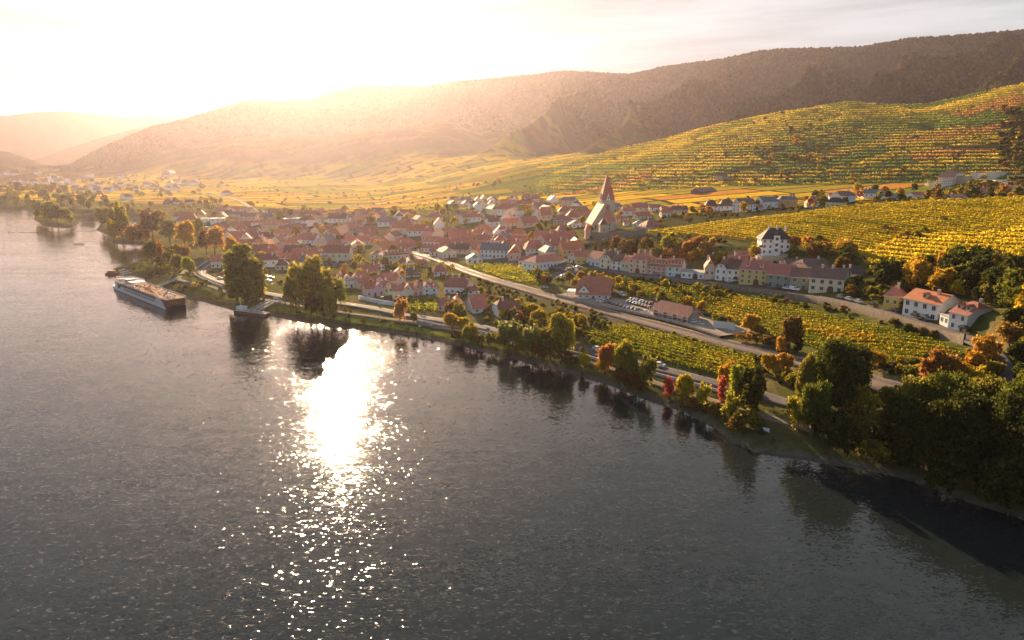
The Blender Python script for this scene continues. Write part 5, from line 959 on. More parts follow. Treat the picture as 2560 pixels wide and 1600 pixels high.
scatter([(1400, 585), (1500, 585), (1530, 600), (1480, 612), (1400, 606)], 9, (8, 12), ['round', 'broad', 'conifer'], ['brown', 'olive', 'brown', 'dark'], 'trees below the church wall', 52, sep=.5)
scatter([(1640, 490), (2080, 458), (2300, 440), (2419, 440), (2419, 466), (2200, 474), (2000, 485), (1870, 503), (1650, 515)], 70, (5, 10), ['round', 'shrub', 'broad'], ['olive', 'brown', 'yg', 'gold', 'green', 'orange', 'dark'], 'trees among the houses behind the knoll', 53, sep=.6)
scatter([(-60, 480), (0, 448), (160, 452), (250, 478), (300, 500), (300, 530), (240, 512), (190, 505), (110, 485), (0, 490)], 70, (11, 22), ['round', 'broad', 'willow'], ['olive', 'yg', 'olive', 'brown', 'green', 'olive'], 'wooded left shore', 54, sep=.45)
scatter([(0, 425), (300, 420), (500, 425), (560, 445), (400, 470), (250, 470), (0, 445)], 130, (7, 13), ['round', 'shrub', 'broad'], ['olive', 'brown', 'yg', 'olive'], 'trees around the far village', 55, sep=.6, stuff=True)
scatter([(300, 490), (480, 475), (620, 490), (560, 510), (440, 530), (330, 530)], 40, (6, 11), ['round', 'shrub'], ['olive', 'yg', 'gold', 'brown'], 'trees in the fields behind the cove', 56, sep=.6, stuff=True)
scatter([(640, 505), (1060, 505), (1060, 520), (640, 520)], 22, (7, 13), ['round', 'conifer', 'broad'], ['brown', 'olive', 'gold'], 'trees along the back edge of the village', 57, sep=.6)
scatter([(1700, 380), (1800, 330), (1950, 280), (2000, 330), (1960, 380), (1850, 395), (1720, 395)], 36, (5, 11), ['round', 'shrub'], ['brown', 'orange', 'rust', 'olive', 'gold'], 'bushes in the gully of the terraced hill', 58, sep=.5, stuff=True)
scatter([(2365, 262), (2480, 250), (2480, 430), (2360, 400)], 110, (6, 11), ['round', 'broad'], ['dark', 'dark', 'brown', 'green'], 'wood on the right edge of the terraced hill', 59, sep=.45, stuff=True)
scatter([(1400, 415), (2200, 400), (2300, 425), (1500, 450)], 34, (3.5, 8), ['round', 'shrub'], ['olive', 'brown', 'orange', 'gold'], 'hedgerow trees in the golden fields', 60, sep=.6, stuff=True)
scatter([(1100, 440), (1400, 380), (1850, 268), (2300, 240), (2300, 262), (1850, 290), (1400, 400), (1100, 455)], 44, (3, 8), ['round', 'shrub'], ['olive', 'brown', 'orange', 'gold'], 'bushes along the terrace crest', 61, sep=.6, stuff=True)
scatter([(2000, 560), (2260, 520), (2300, 535), (2080, 600)], 12, (2.5, 5), ['shrub'], ['brown', 'orange', 'olive', 'rust'], 'bushes between the knoll vineyards', 62, sep=.5)
scatter([(300, 625), (350, 618), (470, 650), (420, 690), (350, 660)], 8, (1.5, 3), ['shrub'], ['olive', 'yg'], 'low bushes on the cove bank', 63)
scatter([(2280, 445), (2300, 425), (2340, 405), (2440, 395), (2440, 450), (2330, 455)], 40, (5, 10), ['round'], ['dark', 'olive', 'gold', 'brown'], 'trees among the modern hillside houses', 71, sep=.4, stuff=True)
scatter([(1540, 524), (1660, 498), (2080, 468), (2300, 460), (2430, 455), (2430, 466), (2000, 486), (1870, 504), (1700, 521), (1560, 541)], 150, (2, 5), ['round'], ['dark', 'olive', 'brown', 'green', 'gold'], 'dark bushes along the back of the knoll vineyard', 72, sep=.25, stuff=True)
scatter([(2030, 606), (2110, 573), (2180, 558), (2240, 553), (2300, 557), (2430, 542), (2430, 549), (2300, 565), (2200, 566), (2100, 590), (2040, 612)], 60, (1.5, 3.2), ['round'], ['brown', 'dark', 'rust'], 'dark hedge across the knoll vineyard', 73, sep=.2, stuff=True)
scatter([(490, 560), (620, 505), (900, 500), (1010, 515), (1060, 560), (980, 600), (900, 650), (860, 660), (760, 665), (650, 660), (560, 610)], 50, (4, 7.5), ['shrub'], ['olive', 'yg', 'gold', 'yellow', 'brown'], 'bushy garden trees between the village houses', 81, sep=.5, wr=(.8, 1))  # small garden trees, built and labelled with the shrub kind
scatter([(2000, 655), (2080, 645), (2200, 690), (2330, 750), (2325, 790), (2290, 785), (2100, 732), (2000, 705)], 34, (2.5, 6), ['shrub'], ['dark', 'green', 'olive', 'brown'], 'dark bushes behind the lower street houses', 82, sep=.4, stuff=True)
scatter([(1060, 480), (1260, 470), (1420, 490), (1400, 545), (1380, 600), (1060, 600)], 26, (3.5, 7), ['shrub'], ['olive', 'yg', 'gold', 'yellow', 'brown'], 'bushy garden trees between the upper village houses', 83, sep=.5, wr=(.8, 1))  # more garden trees that carry the shrub kind and name
scatter([(1430, 652), (1560, 668), (1700, 686), (1850, 707), (1990, 734), (2100, 760), (2250, 808), (2240, 818), (2090, 772), (1980, 745), (1850, 719), (1700, 698), (1560, 680), (1430, 662)], 70, (1.6, 3.6), ['shrub'], ['dark', 'olive', 'green', 'brown'], 'dark bushes at the foot of the street wall', 84, sep=.3, stuff=True)

BC = ['olive', 'olive', 'yg', 'gold', 'brown', 'green', 'dark']
scatter([(420, 530), (620, 500), (1060, 465), (1400, 470), (1660, 490), (1520, 545), (1400, 610), (1000, 640), (860, 700), (640, 690), (450, 640)], 420, (1.2, 2.9), ['round'], BC, 'low garden bushes scattered through the village', 91, sep=.3, stuff=True)
scatter([(1050, 700), (1110, 650), (1330, 700), (1480, 755), (1400, 800), (1300, 800), (1150, 770)], 160, (1.2, 2.9), ['round'], BC, 'low bushes between railway and river road', 92, sep=.3, stuff=True)
scatter([(1380, 580), (1540, 555), (1740, 570), (1860, 590), (2020, 620), (2080, 690), (1960, 650), (1700, 615), (1400, 600)], 150, (1.2, 2.9), ['round'], BC, 'low bushes on the slope behind the street houses', 93, sep=.3, stuff=True)
scatter([(300, 640), (350, 612), (500, 640), (700, 705), (900, 750), (1200, 815), (1500, 900), (1800, 1000), (1900, 1060), (1850, 1075), (1600, 965), (1270, 855), (900, 778), (640, 735), (430, 690)], 240, (.8, 2.0), ['round'], ['olive', 'brown', 'dark', 'yg', 'rust'], 'rough scrub on the river bank', 94, sep=.3, stuff=True)
scatter([(1280, 770), (1500, 760), (1850, 842), (2100, 905), (2150, 960), (1900, 930), (1800, 890), (1700, 900), (1400, 830)], 110, (1.2, 2.9), ['round'], BC, 'low bushes around the lower vineyard', 95, sep=.3, stuff=True)
scatter([(1780, 860), (2100, 850), (2300, 830), (2350, 900), (2200, 960), (1900, 950)], 110, (1.2, 2.9), ['round'], BC, 'low bushes in the orchard above the grove', 96, sep=.3, stuff=True)
scatter([(500, 440), (1060, 440), (1400, 400), (1400, 460), (1000, 475), (620, 490)], 110, (2, 5), ['round'], ['olive', 'brown', 'gold', 'dark'], 'bushes and small trees dotted over the valley fields', 97, sep=.5, stuff=True)

for k_, (pa, pb) in enumerate((((1180, 440), (1560, 322)), ((1330, 440), (1700, 300)), ((1560, 440), (1860, 275)), ((1850, 420), (2010, 300)), ((2090, 432), (2150, 262)), ((2240, 425), (2290, 250)), ((1700, 350), (2350, 330)))):
    (ax_, ay_), (bx_, by_) = pa, pb; scatter([(ax_ - 10, ay_), (ax_ + 10, ay_), (bx_ + 10, by_), (bx_ - 10, by_ + 2)], 34, (1.6, 4.5), ['round'], ['olive', 'brown', 'dark', 'rust', 'gold'], (['first', 'second', 'third', 'fourth', 'fifth', 'sixth'][k_] + ' hedge line from the left climbing the terraced hill') if k_ < 6 else 'level hedge line halfway up the terraced hill', 300 + k_, sep=.4, stuff=True)

scatter([(2470, 1250), (2460, 860), (2480, 700), (2600, 620), (3500, 620), (3500, 1500), (2800, 1500)], 170, (7, 16), ['round'], ['dark', 'olive', 'green', 'gold', 'brown', 'yg'], 'woods and gardens beyond the right-hand lane', 401, sep=.45, stuff=True)
scatter([(2440, 600), (2480, 440), (3500, 440), (3500, 620)], 90, (5, 12), ['round'], ['dark', 'olive', 'gold', 'brown'], 'scattered trees on the slope right of the knoll', 402, sep=.6, stuff=True)
# ================================================================ church with its walls
def church():
    P = gp('D', 1440, 546); z0 = P[2]; yaw = .10
    root = empty('church', P, yaw); tag(root, 'old stone church with tall steep red spire above the village', 'church')
    st = WM['stone']; m_ch = mat('church_plaster', (.47, .40, .30), .92, noise=((.3, .2), (2, .15)), bump=(3, .4, .05)); r_ = RM['red']
    # choir: polygonal end toward the viewer
    b = MB(); pl = [(-5.2, 14), (-5.2, 3), (-2.6, 0), (2.6, 0), (5.4, 3), (5.4, 14)]; n = len(pl)
    for i in range(n): (x, y), (u, v) = pl[i], pl[(i + 1) % n]; b.poly([(x, y, -6), (u, v, -6), (u, v, 7.4), (x, y, 7.4)])
    for x, y in ((-5.4, 3), (-2.8, -.3), (2.8, -.3), (5.6, 3), (5.6, 8), (-5.4, 8)): b.box(x - .5, x + .5, y - .8, y + .4, -6, 5.6)
    ch = b.build('choir', m_ch, root)
    b = MB(); ap = (0, 5, 17); e = [(-5.7, 14.5, 7.2), (-5.7, 2.8, 7.2), (-2.9, -.5, 7.2), (2.9, -.5, 7.2), (5.9, 2.8, 7.2), (5.9, 14.5, 7.2)]
    b.poly([e[1], e[2], ap]); b.poly([e[2], e[3], ap]); b.poly([e[3], e[4], ap]); b.poly([e[4], e[5], (0, 14.5, 17), ap]); b.poly([e[0], e[1], ap, (0, 14.5, 17)]); b.poly([e[0], e[5], e[4], e[3], e[2], e[1]])
    b.build('choir_roof', r_, root)
    # nave, wider, steep roof, ridge running back
    b = MB(); b.prism([(-12, -7), (5, -7), (5, 8), (-3, 19.4), (-12, 5.0)], 'y', 8, 32); b.build('nave', m_ch, root)
    b = MB(); b.prism([(-12.9, 3.9), (-3, 20.1), (5.8, 7.2), (5.8, 7.7), (-3, 20.8), (-12.9, 4.6)], 'y', 7.4, 32.6); b.build('nave_roof', r_, root)
    b = MB(); b.box(-14, -12, 9, 28, -7, 3.0); b.build('side_aisle', m_ch, root)
    # tower
    tw = MB(); tw.box(-3.4, 7.0, 15, 25.4, -6, 23.2); tw.box(-3.8, 7.4, 14.6, 25.8, 22.6, 23.3); tw.box(-3.6, 7.2, 14.8, 25.6, 13.2, 13.6); t = tw.build('tower', m_ch, root)
    cx, cyy = 1.8, 20.2; b = MB(); lv = [(5.4, 23.3), (4.6, 27.5), (3.2, 33.0), (1.2, 41), (.05, 44.5)]
    for (r0, z0_), (r1, z1) in zip(lv, lv[1:]):
        q0 = [(cx - r0, cyy - r0, z0_), (cx + r0, cyy - r0, z0_), (cx + r0, cyy + r0, z0_), (cx - r0, cyy + r0, z0_)]; q1 = [(cx - r1, cyy - r1, z1), (cx + r1, cyy - r1, z1), (cx + r1, cyy + r1, z1), (cx - r1, cyy + r1, z1)]
        for i in range(4): b.poly([q0[i], q0[(i + 1) % 4], q1[(i + 1) % 4], q1[i]])
    b.build('spire', r_, root)
    b = MB(); b.cyl(cx, cyy, 44.3, 46.6, .12, .05); b.build('finial', mat('metal_grey', (.4, .38, .35), .4, metal=.7), root)
    for a, (dx, dy) in enumerate(((0, -1), (-1, 0), (1, 0))):
        b = MB(); b.prism([(-1.5, 0), (1.5, 0), (0, 5.2)], 'y', -.6, 2.2); g_ = b.build('spire_gable', WM['white'], root, (cx + dx * 5.1, cyy + dy * 5.1, 23.4)); g_.rotation_euler = (0, 0, {0: 0, 1: -pi / 2, 2: pi / 2}[a])
        b = MB(); b.box(-.35, .35, -.7, -.5, .9, 2.6); w = b.build('window', m_glass, g_)
    for x, z in ((1.8, 16.5),): 
        for dx in (-.7, .7): b = MB(); b.box(x + dx - .4, x + dx + .4, 14.85, 15.1, z, z + 3.2); b.build('belfry_window', m_glass, root)
    for x in (-3.9, -.2, 3.9):
        for z in (1.2, 4.2): b = MB(); b.box(x - .4, x + .4, -.12 + (2.0 if abs(x) > 3 else 0), .3 + (2.0 if abs(x) > 3 else 0), z, z + 1.8); b.build('choir_window', m_glass, root)
    for x in (-9.5, -7): b = MB(); b.box(x - .5, x + .5, 7.85, 8.1, 1, 4.2); b.build('nave_window', m_glass, root)
    # stair turret and little gatehouse
    def turret(c, x, y, w, e, h, wall, roof, lab):
        Q = gp(c, x, y); r = empty('wall_turret', Q, .1); b = MB(); b.box(-w / 2, w / 2, -w / 2, w / 2, -4, e); b.build('wall', WM[wall], r)
        b = MB(); o_ = w / 2 + .4; q = [(-o_, -o_, e), (o_, -o_, e), (o_, o_, e), (-o_, o_, e)]
        for i in range(4): b.poly([q[i], q[(i + 1) % 4], (0, 0, h)])
        b.poly(q[::-1]); b.build('roof', RM[roof], r); b = MB(); b.box(-.3, .3, -w / 2 - .05, -w / 2 + .2, e * .5, e * .5 + 1.2); b.build('window', m_glass, r); tag(r, lab, 'turret', 'turrets on the church wall'); HOUSES.append((Q[0], Q[1], w))
    turret('D', 1424, 560, 5.6, 9.5, 14.5, 'stone', 'brown', 'stone corner turret with brown pointed roof in front of the church')
    turret('D', 1388, 563, 4.2, 6.0, 11.5, 'pink', 'red', 'small pink gatehouse turret with red roof left of the church')
    wall_line('church_wall', D2((1396, 562), (1412, 564), (1428, 567), (1470, 564), (1500, 561), (1524, 556)), 1, 5.2, 1.2, m_stone, 'high rough stone wall around the church terrace', 'wall')
    wall_line('church_wall', D2((1360, 588), (1385, 580), (1410, 580), (1430, 572)), 1, 2.6, .8, m_stone, 'lower stone terrace wall below the church turrets', 'wall')
    HOUSES.append((P[0], P[1] + 15, 18))
church()
# ================================================================ white villa on the slope
def villa():
    P = gp('A', 1370, 470); root = empty('villa', (P[0], P[1] + 5, P[2]), -.12); tag(root, 'tall white villa with dark hipped roof and balconies above the street', 'villa')
    build_house(root, 'hip', 16, 12, 9.5, 15.0, 'white', 'dark', chim=3, detail=2, o=.7)
    b = MB(); b.box(-1.6, 1.6, -7.0, -5, -2, 11.2); b.build('bay', WM['white'], root); b = MB(); b.prism([(-2.1, 11.2), (2.1, 11.2), (0, 13)], 'y', -7.3, -3); b.build('bay_roof', RM['dark'], root)
    for z in (2, 5, 8.4): put(WINB, 'window', root, (0, -7.03, z))
    for x in (-8.6, 8.0):
        b = MB(); b.box(x - .6, x + 1.2, -6.6, -3.2, 4.4, 4.6); b.box(x - .6, x + 1.2, -6.7, -6.55, 4.6, 5.5); b.build('balcony', m_door, root)
    b = MB(); b.box(-11, 11, -11, 7, -5, -.4); b.build('terrace', WM['stone'], root); b = MB()
    for k in range(22): b.box(-10.9 + k, -10.7 + k, -10.9, -10.7, -.4, .6)
    b.box(-11, 11, -11, -10.6, .6, .8); b.build('balustrade', WM['white'], root)
    HOUSES.append((P[0], P[1] + 5, 12))
villa()
# ================================================================ station house and freight shed
def station():
    P = gp('5', 1560, 1225); root = empty('station_house', (P[0], P[1] + 2, P[2]), -.22); tag(root, 'white station house under a big steep red roof beside the railway', 'station')
    build_house(root, 'half', 17, 13, 3.6, 11.5, 'white', 'red', chim=1, detail=2, o=1.1, cross=[(-.30, 6.5)])
    b = MB(); b.box(-15, -9.6, -4, 5, 3.0, 3.25); 
    for x in (-14.6, -12.2): b.box(x, x + .2, -3.8, -3.6, -1, 3.0); b.box(x, x + .2, 4.6, 4.8, -1, 3.0)
    b.build('platform_canopy', WM['blue'], root); HOUSES.append((P[0], P[1] + 2, 12))
    A = gp('A', 300, 1128); B = gp('A', 560, 1160); P0 = gp('A', 190, 1100); u = np.array([A[0] - P0[0], A[1] - P0[1]]); 
    Q = gp('A', 372, 1120); r = empty('freight_shed', (Q[0], Q[1] + 2.5, Q[2]), dirang(cd('A', 190, 1105), cd('A', 420, 1160))); tag(r, 'brown-roofed freight shed beside the railway and car park', 'shed')
    build_house(r, 'half', 21, 9, 3.4, 7.2, 'stone', 'dred', chim=0, detail=0, o=1.3)
    for k in range(9): b = MB(); b.box(-12 + k * 3, -11.8 + k * 3, -5.75, -5.52, 0, 4.2); b.build('post', WM['white'], r)
    for k in range(4): b = MB(); b.box(-9 + k * 6, -6.6 + k * 6, -5.6, -5.45, 0, 3); b.build('door', m_door, r)
    HOUSES.append((Q[0], Q[1] + 2, 14))
station()
# ================================================================ boats
def local_mesh(b, name, mats, root): return b.build(name, mats, root)
def ship():
    S0 = np.array(on_plane(*[(391.5, 733), (257.7, 679.3)][0])); S1 = np.array(on_plane(257.7, 679.3)); Lh = float(np.hypot(*(S1 - S0))); u = (S1 - S0) / Lh; n = np.array([u[1], -u[0]])
    if n[0] < 0: n = -n
    W = 11.0; c = S0 + n * W / 2; root = empty('cruise_ship', (c[0], c[1], 0), atan2(u[1], u[0])); tag(root, 'long white river cruise ship with brown stern moored by the cove', 'cruise ship')
    m_hull = mat('ship_white', (.52, .52, .52), .45); m_br = mat('ship_brown', (.16, .055, .035), .45); m_deck = mat('ship_deck', (.28, .15, .085), .8, noise=(.8, .15), spec=.03); m_navy = mat('ship_dark', (.03, .03, .045), .4)
    def outline(z0, z1, x0, x1, h, bow, mats, name, stern=2.0, mi=0):
        xs_ = [(x0, h - stern * .35), (x0 + stern, h), (x1 - bow, h), (x1 - bow * .55, h * .86), (x1 - bow * .2, h * .5), (x1, h * .12)]
        pl = [(x, y) for x, y in xs_] + [(x, -y) for x, y in xs_[::-1]]; b = MB(); k = len(pl)
        b.poly([(x, y, z1) for x, y in pl], mi); b.poly([(x, y, z0) for x, y in pl][::-1])
        for i in range(k): (x, y), (p, q) = pl[i], pl[(i + 1) % k]; b.poly([(x, y, z0), (p, q, z0), (p, q, z1), (x, y, z1)])
        return b.build(name, mats, root)
    L1 = Lh
    outline(-.6, .35, -1.5, L1, W / 2 - .05, 12, m_navy, 'waterline_hull'); outline(.35, 2.1, 2, L1 + .6, W / 2, 12, m_hull, 'hull'); outline(.35, 2.1, -2, 2, W / 2 - .05, .6, m_navy, 'stern_hull', stern=1)
    outline(2.1, 5.9, 7, L1 - 5, W / 2 - .06, 11, m_hull, 'superstructure'); st = outline(2.1, 5.9, -1.5, 7, W / 2 - .02, .5, m_br, 'stern_saloon', stern=1.5)
    # raked white side plate sweeping down to the waterline at the stern
    for s in (-1, 1):
        b = MB(); b.prism([(-1, 0.3), (14, .3), (14, 5.9), (7, 5.9), (3, 3.2)], 'y', 0, .08); o = b.build('side_plate', m_hull, root, (0, s * (W / 2 + .02) - (.08 if s < 0 else 0), 0))
    outline(5.9, 6.15, -1.8, L1 - 4.5, W / 2 + .12, 11, [m_hull, m_deck], 'sun_deck', mi=1)
    m_gold = mat('stern_gold', (.30, .16, .05), .25)  # golden panes in place of the stern lettering, coloured as if lit
    for k in range(5): b = MB(); b.box(-1.7, -1.48, -2.6 + k * 1.1, -1.8 + k * 1.1, 3.0, 4.9); b.build('stern_pane', m_gold, st)
    wu = MB(); wu.box(-1.15, 1.15, -.07, .07, 0, 1.55); wu = wu.mesh('window', m_navy); wl = MB(); wl.box(-.7, .7, -.09, .09, 0, 1.15); wl = wl.mesh('window', m_navy)
    nU = int((L1 - 38) / 3.1)
    for s in (-1, 1):
        for k in range(nU): put(wu, 'window', root, (16 + k * 3.1, s * (W / 2), 4.1))
    for k in range(int(nU * .9)): put(wl, 'window', root, (18 + k * 3.1, W / 2, 2.35)); 
    b = MB(); b.box(0, 5, -.05, .05, 0, 2.6); d = b.mesh('entrance', m_navy)
    for s in (-1, 1): put(d, 'entrance', root, (L1 - 25, s * (W / 2 + .03), 2.4))
    # rails, wheelhouse, awning, mast
    b = MB()
    for s in (-1, 1):
        b.box(-1.5, L1 - 14, s * W / 2 - .05, s * W / 2 + .05, 7.05, 7.15)
        for k in range(int((L1 - 13) / 2.5)): b.box(-1.5 + k * 2.5, -1.4 + k * 2.5, s * W / 2 - .05, s * W / 2 + .05, 6.1, 7.1)
    b.box(-1.6, -1.5, -W / 2, W / 2, 7.05, 7.15); b.build('deck_rail', m_white, root)
    b = MB(); b.box(L1 - 30, L1 - 24, -2.4, 2.4, 6.1, 8.2); b.box(L1 - 30.6, L1 - 23.6, -2.9, 2.9, 8.2, 8.45); w = b.build('wheelhouse', m_hull, root); b = MB(); b.box(L1 - 30.05, L1 - 23.95, -2.45, 2.45, 7.1, 7.8); b.build('wheelhouse_window', m_navy, w)
    b = MB(); b.box(L1 - 44, L1 - 36, -4, 4, 8.1, 8.25)
    for k in range(4):
        for s in (-1, 1): b.box(L1 - 44 + k * 2.6, L1 - 43.85 + k * 2.6, s * 3.8, s * 3.8 + .15, 6.1, 8.1)
    b.build('awning', m_white, root)
    b = MB(); b.tube((L1 - 14, 0, 6), (L1 - 14, 0, 11), .12, .05); b.tube((L1 - 14, -1, 9.5), (L1 - 14, 1, 9.5), .05); b.build('mast', m_white, root)
    b = MB(); b.box(L1 - 20, L1 - 10, -3, 3, 6.1, 6.7); b.box(L1 - 18, L1 - 15, 1, 3, 6.7, 7.4); b.build('bow_lockers', m_hull, root)
    b = MB(); b.tube((2, 3.8, 6.1), (2, 3.8, 7.6), .2); b.cyl(2, 3.8, 7.6, 8.3, .5, .3); b.build('radar_dome', m_white, root)
    # sun loungers and tables on deck: things resting on the ship
    lg = MB(); lg.box(-.95, .35, -.3, .3, .3, .42); lg.prism([(.35, .3), (1.0, .85), (1.0, .97), (.35, .42)], 'y', -.3, .3)
    for x in (-.8, .3):
        for y in (-.25, .2): lg.box(x, x + .06, y, y + .06, 0, .3)
    cols = [m_white, mat('cushion_orange', (.60, .22, .08), .8), mat('cushion_red', (.40, .07, .05), .8)]
    me = lg.mesh('deck_lounger', [m_white]); R = Mz = root.matrix_basis
    g = random.Random(5); ca, sa = u[0], u[1]; DL = []
    for i in range(46):
        lx = g.uniform(0, L1 - 48); ly = g.uniform(-4.2, 4.2); o = bpy.data.objects.new('deck_lounger', me); COL.objects.link(o); o.location = (c[0] + lx * ca - ly * sa, c[1] + lx * sa + ly * ca, 6.16); o.rotation_euler = (0, 0, atan2(sa, ca) + g.choice((0, pi, pi / 2)) + g.uniform(-.3, .3))
        kk = g.choice((0, 0, 1, 1, 2)); o.material_slots[0].link = 'OBJECT'; o.material_slots[0].material = cols[kk]; o.scale = (1.25, 1.4, 1.4)
        DL.append((lx, ly, o, kk))
    DL.sort(key=lambda t: t[0]); cnt = {}
    for lx, ly, o, kk in DL:
        key = (kk, ly > 0); cnt[key] = cnt.get(key, 0) + 1
        tag(o, f"{['white', 'orange', 'red'][kk]} deck lounger, {ORD[min(cnt[key] - 1, 19)].replace('nearest', 'first')} from the stern on the ship's {'bank' if ly < 0 else 'river'} side", 'sun lounger', 'sun loungers on the ship deck')
    return c, u
ship()
def gangway(a, b_, za, zb, label, w=1.4, rail=True):
    A = np.array(on_plane(*a, za)); B = np.array(pick(*b_)[:2]); d = B - A; Lg = float(np.hypot(*d)); r = empty('gangway', (A[0], A[1], za), atan2(d[1], d[0])); tag(r, label, 'gangway', 'gangways to the bank'); sl = (zb - za) / Lg
    b = MB(); b.prism([(0, 0), (Lg, sl * Lg), (Lg, sl * Lg + .2), (0, .2)], 'y', -w / 2, w / 2); b.build('walkway', m_conc, r)
    if rail:
        for s in (-1, 1): 
            b = MB(); b.tube((0, s * w / 2, 1.2), (Lg, s * w / 2, sl * Lg + 1.2), .06)
            for k in range(int(Lg / 3)): b.tube((k * 3, s * w / 2, sl * k * 3), (k * 3, s * w / 2, sl * k * 3 + 1.2), .04, n=4)
            b.build('handrail', m_white, r)
gangway((366, 680), (416, 664), 3.0, 4.6, 'long pale gangway from the cruise ship to the cove bank')
gangway((588, 737), (640, 718), 1.6, 5.2, 'covered gangway from the landing barge up to the river path')
gangway((600, 740), (650, 719), 1.4, 5.2, 'second gangway beside the covered one at the landing barge')
def barge():
    A = np.array(on_plane(547.5, 739)); B = np.array(on_plane(622, 749)); Lb = float(np.hypot(*(B - A))); u = (B - A) / Lb; n = np.array([-u[1], u[0]]); c = (A + B) / 2 + n * 3
    r = empty('landing_barge', (c[0], c[1], 0), atan2(u[1], u[0])); tag(r, 'low dark red landing barge moored below the tall poplar', 'barge')
    m_h = mat('barge_red', (.14, .045, .04), .6, noise=(1, .2)); h = Lb / 2; b = MB(); pl = [(-h, -1.6), (-h + 1.5, -3), (h - 1.5, -3), (h, -1.8), (h, 1.8), (h - 1.5, 3), (-h + 1.5, 3), (-h, 1.6)]; k = len(pl)
    b.poly([(x, y, 1.4) for x, y in pl]); b.poly([(x, y, -.5) for x, y in pl][::-1])
    for i in range(k): (x, y), (p, q) = pl[i], pl[(i + 1) % k]; b.poly([(x, y, -.5), (p, q, -.5), (p, q, 1.4), (x, y, 1.4)])
    b.build('hull', m_h, r); b = MB(); b.box(-h + 1.5, h - 1.5, -2.6, 2.6, 1.4, 1.52); b.build('deck', mat('barge_deck', (.55, .48, .38), .8), r)
    b = MB(); b.box(-h + 2, -h + 7, -1.5, 1.8, 1.5, 3.4); b.box(-h + 1.7, -h + 7.3, -1.8, 2.1, 3.4, 3.6); b.build('cabin', WM['white'], r)
    b = MB(); b.tube((-h + 4, 0, 3.5), (-h + 4, 0, 9), .1, .04); b.tube((-h + 5, 0, 3.5), (-h + 3, 0, 7.5), .05); b.build('mast', m_white, r)
    b = MB()
    for s in (-1, 1):
        b.box(-h + 1.5, h - 1.5, s * 2.8 - .04, s * 2.8 + .04, 2.35, 2.45)
        for q in range(int(Lb / 2) - 1): b.box(-h + 1.5 + q * 2, -h + 1.58 + q * 2, s * 2.8 - .04, s * 2.8 + .04, 1.4, 2.4)
    b.build('rail', m_h, r)
    # mooring spar
barge()
def pontoon(x, y, L_, W_, h, colr, name, label, cat, extra=0):
    A = on_plane(x, y); r = empty(name, (A[0], A[1], 0), .3); tag(r, label, cat); b = MB(); b.box(-L_ / 2, L_ / 2, -W_ / 2, W_ / 2, -.4, h); b.box(-L_ / 2 - .15, L_ / 2 + .15, -W_ / 2 - .15, W_ / 2 + .15, h - .25, h); b.build('float', colr, r)
    if extra: b = MB(); b.box(-L_ / 3, L_ / 4, -W_ / 4, W_ / 4, h, h + 1.8); b.build('cabin', mat('pontoon_orange', (.45, .14, .05), .7), r); b = MB(); b.tube((-L_ / 2.2, 0, h), (-L_ / 2.2, 0, h + 4.5), .08); b.build('pole', m_white, r)
    return r
pontoon(266, 648, 9, 5, 1.0, mat('pontoon_rust', (.26, .09, .05), .7), 'pontoon', 'small rusty red pontoon with orange cabin off the cove spit', 'pontoon', 1)
pontoon(186, 576.5, 9, 2.4, .5, mat('raft_dark', (.03, .03, .03), .7), 'raft', 'small dark work raft drifting left of the cove', 'raft')
pontoon(192, 580.5, 6, 1.2, .35, mat('raft_yellow', (.45, .35, .08), .7), 'raft', 'narrow yellow float beside the dark work raft', 'raft')
for i, (a, b_) in enumerate((((280, 641), (305, 634)), ((282, 645), (310, 641)), ((285, 649), (312, 646)))):
    A = np.array(on_plane(*a, .3)); B = np.array(on_plane(*b_, .3)); b = MB(); b.tube((0, 0, .2), (B[0] - A[0], B[1] - A[1], .6), .7, .7, 6); o = b.build('floating_boom', m_conc, None, (A[0], A[1], 0)); tag(o, ['upper', 'middle', 'lower'][i] + ' of the three pale booms beside the cove spit', 'boom', 'floating booms by the spit')
# groynes: low stone ridges in the shallow water
for i, (a, b_) in enumerate((((18, 550), (238, 545)), ((176, 571), (262, 568)), ((205, 526), (232, 524)))):
    P = resample([on_plane(*a), on_plane((a[0] + b_[0]) / 2, (a[1] + b_[1]) / 2 + 1), on_plane(*b_)], 3); g = np.random.default_rng(i); rws = []
    for o_, z in ((-1.5, -.3), (-.5, .22), (.5, .25), (1.5, -.3)): Q = offset(P, o_); rws.append(np.c_[Q, z + g.normal(0, .13, len(Q)) - (vnoise(Q[:, 0] / 9, Q[:, 1] / 9) > .62) * .3])
    Vv = np.concatenate(rws); k = len(P); ii = np.arange(4 * k).reshape(4, k); F = np.concatenate([np.stack([ii[q, :-1], ii[q, 1:], ii[q + 1, 1:], ii[q + 1, :-1]], -1) for q in range(3)])
    tag(obj('stone_groyne', mesh_np('stone_groyne', Vv, F, m_stone)), ['long low stone groyne running out from the left shore', 'short stone groyne below the long one', 'stone bar in the inlet behind the islet'][i], 'groyne')
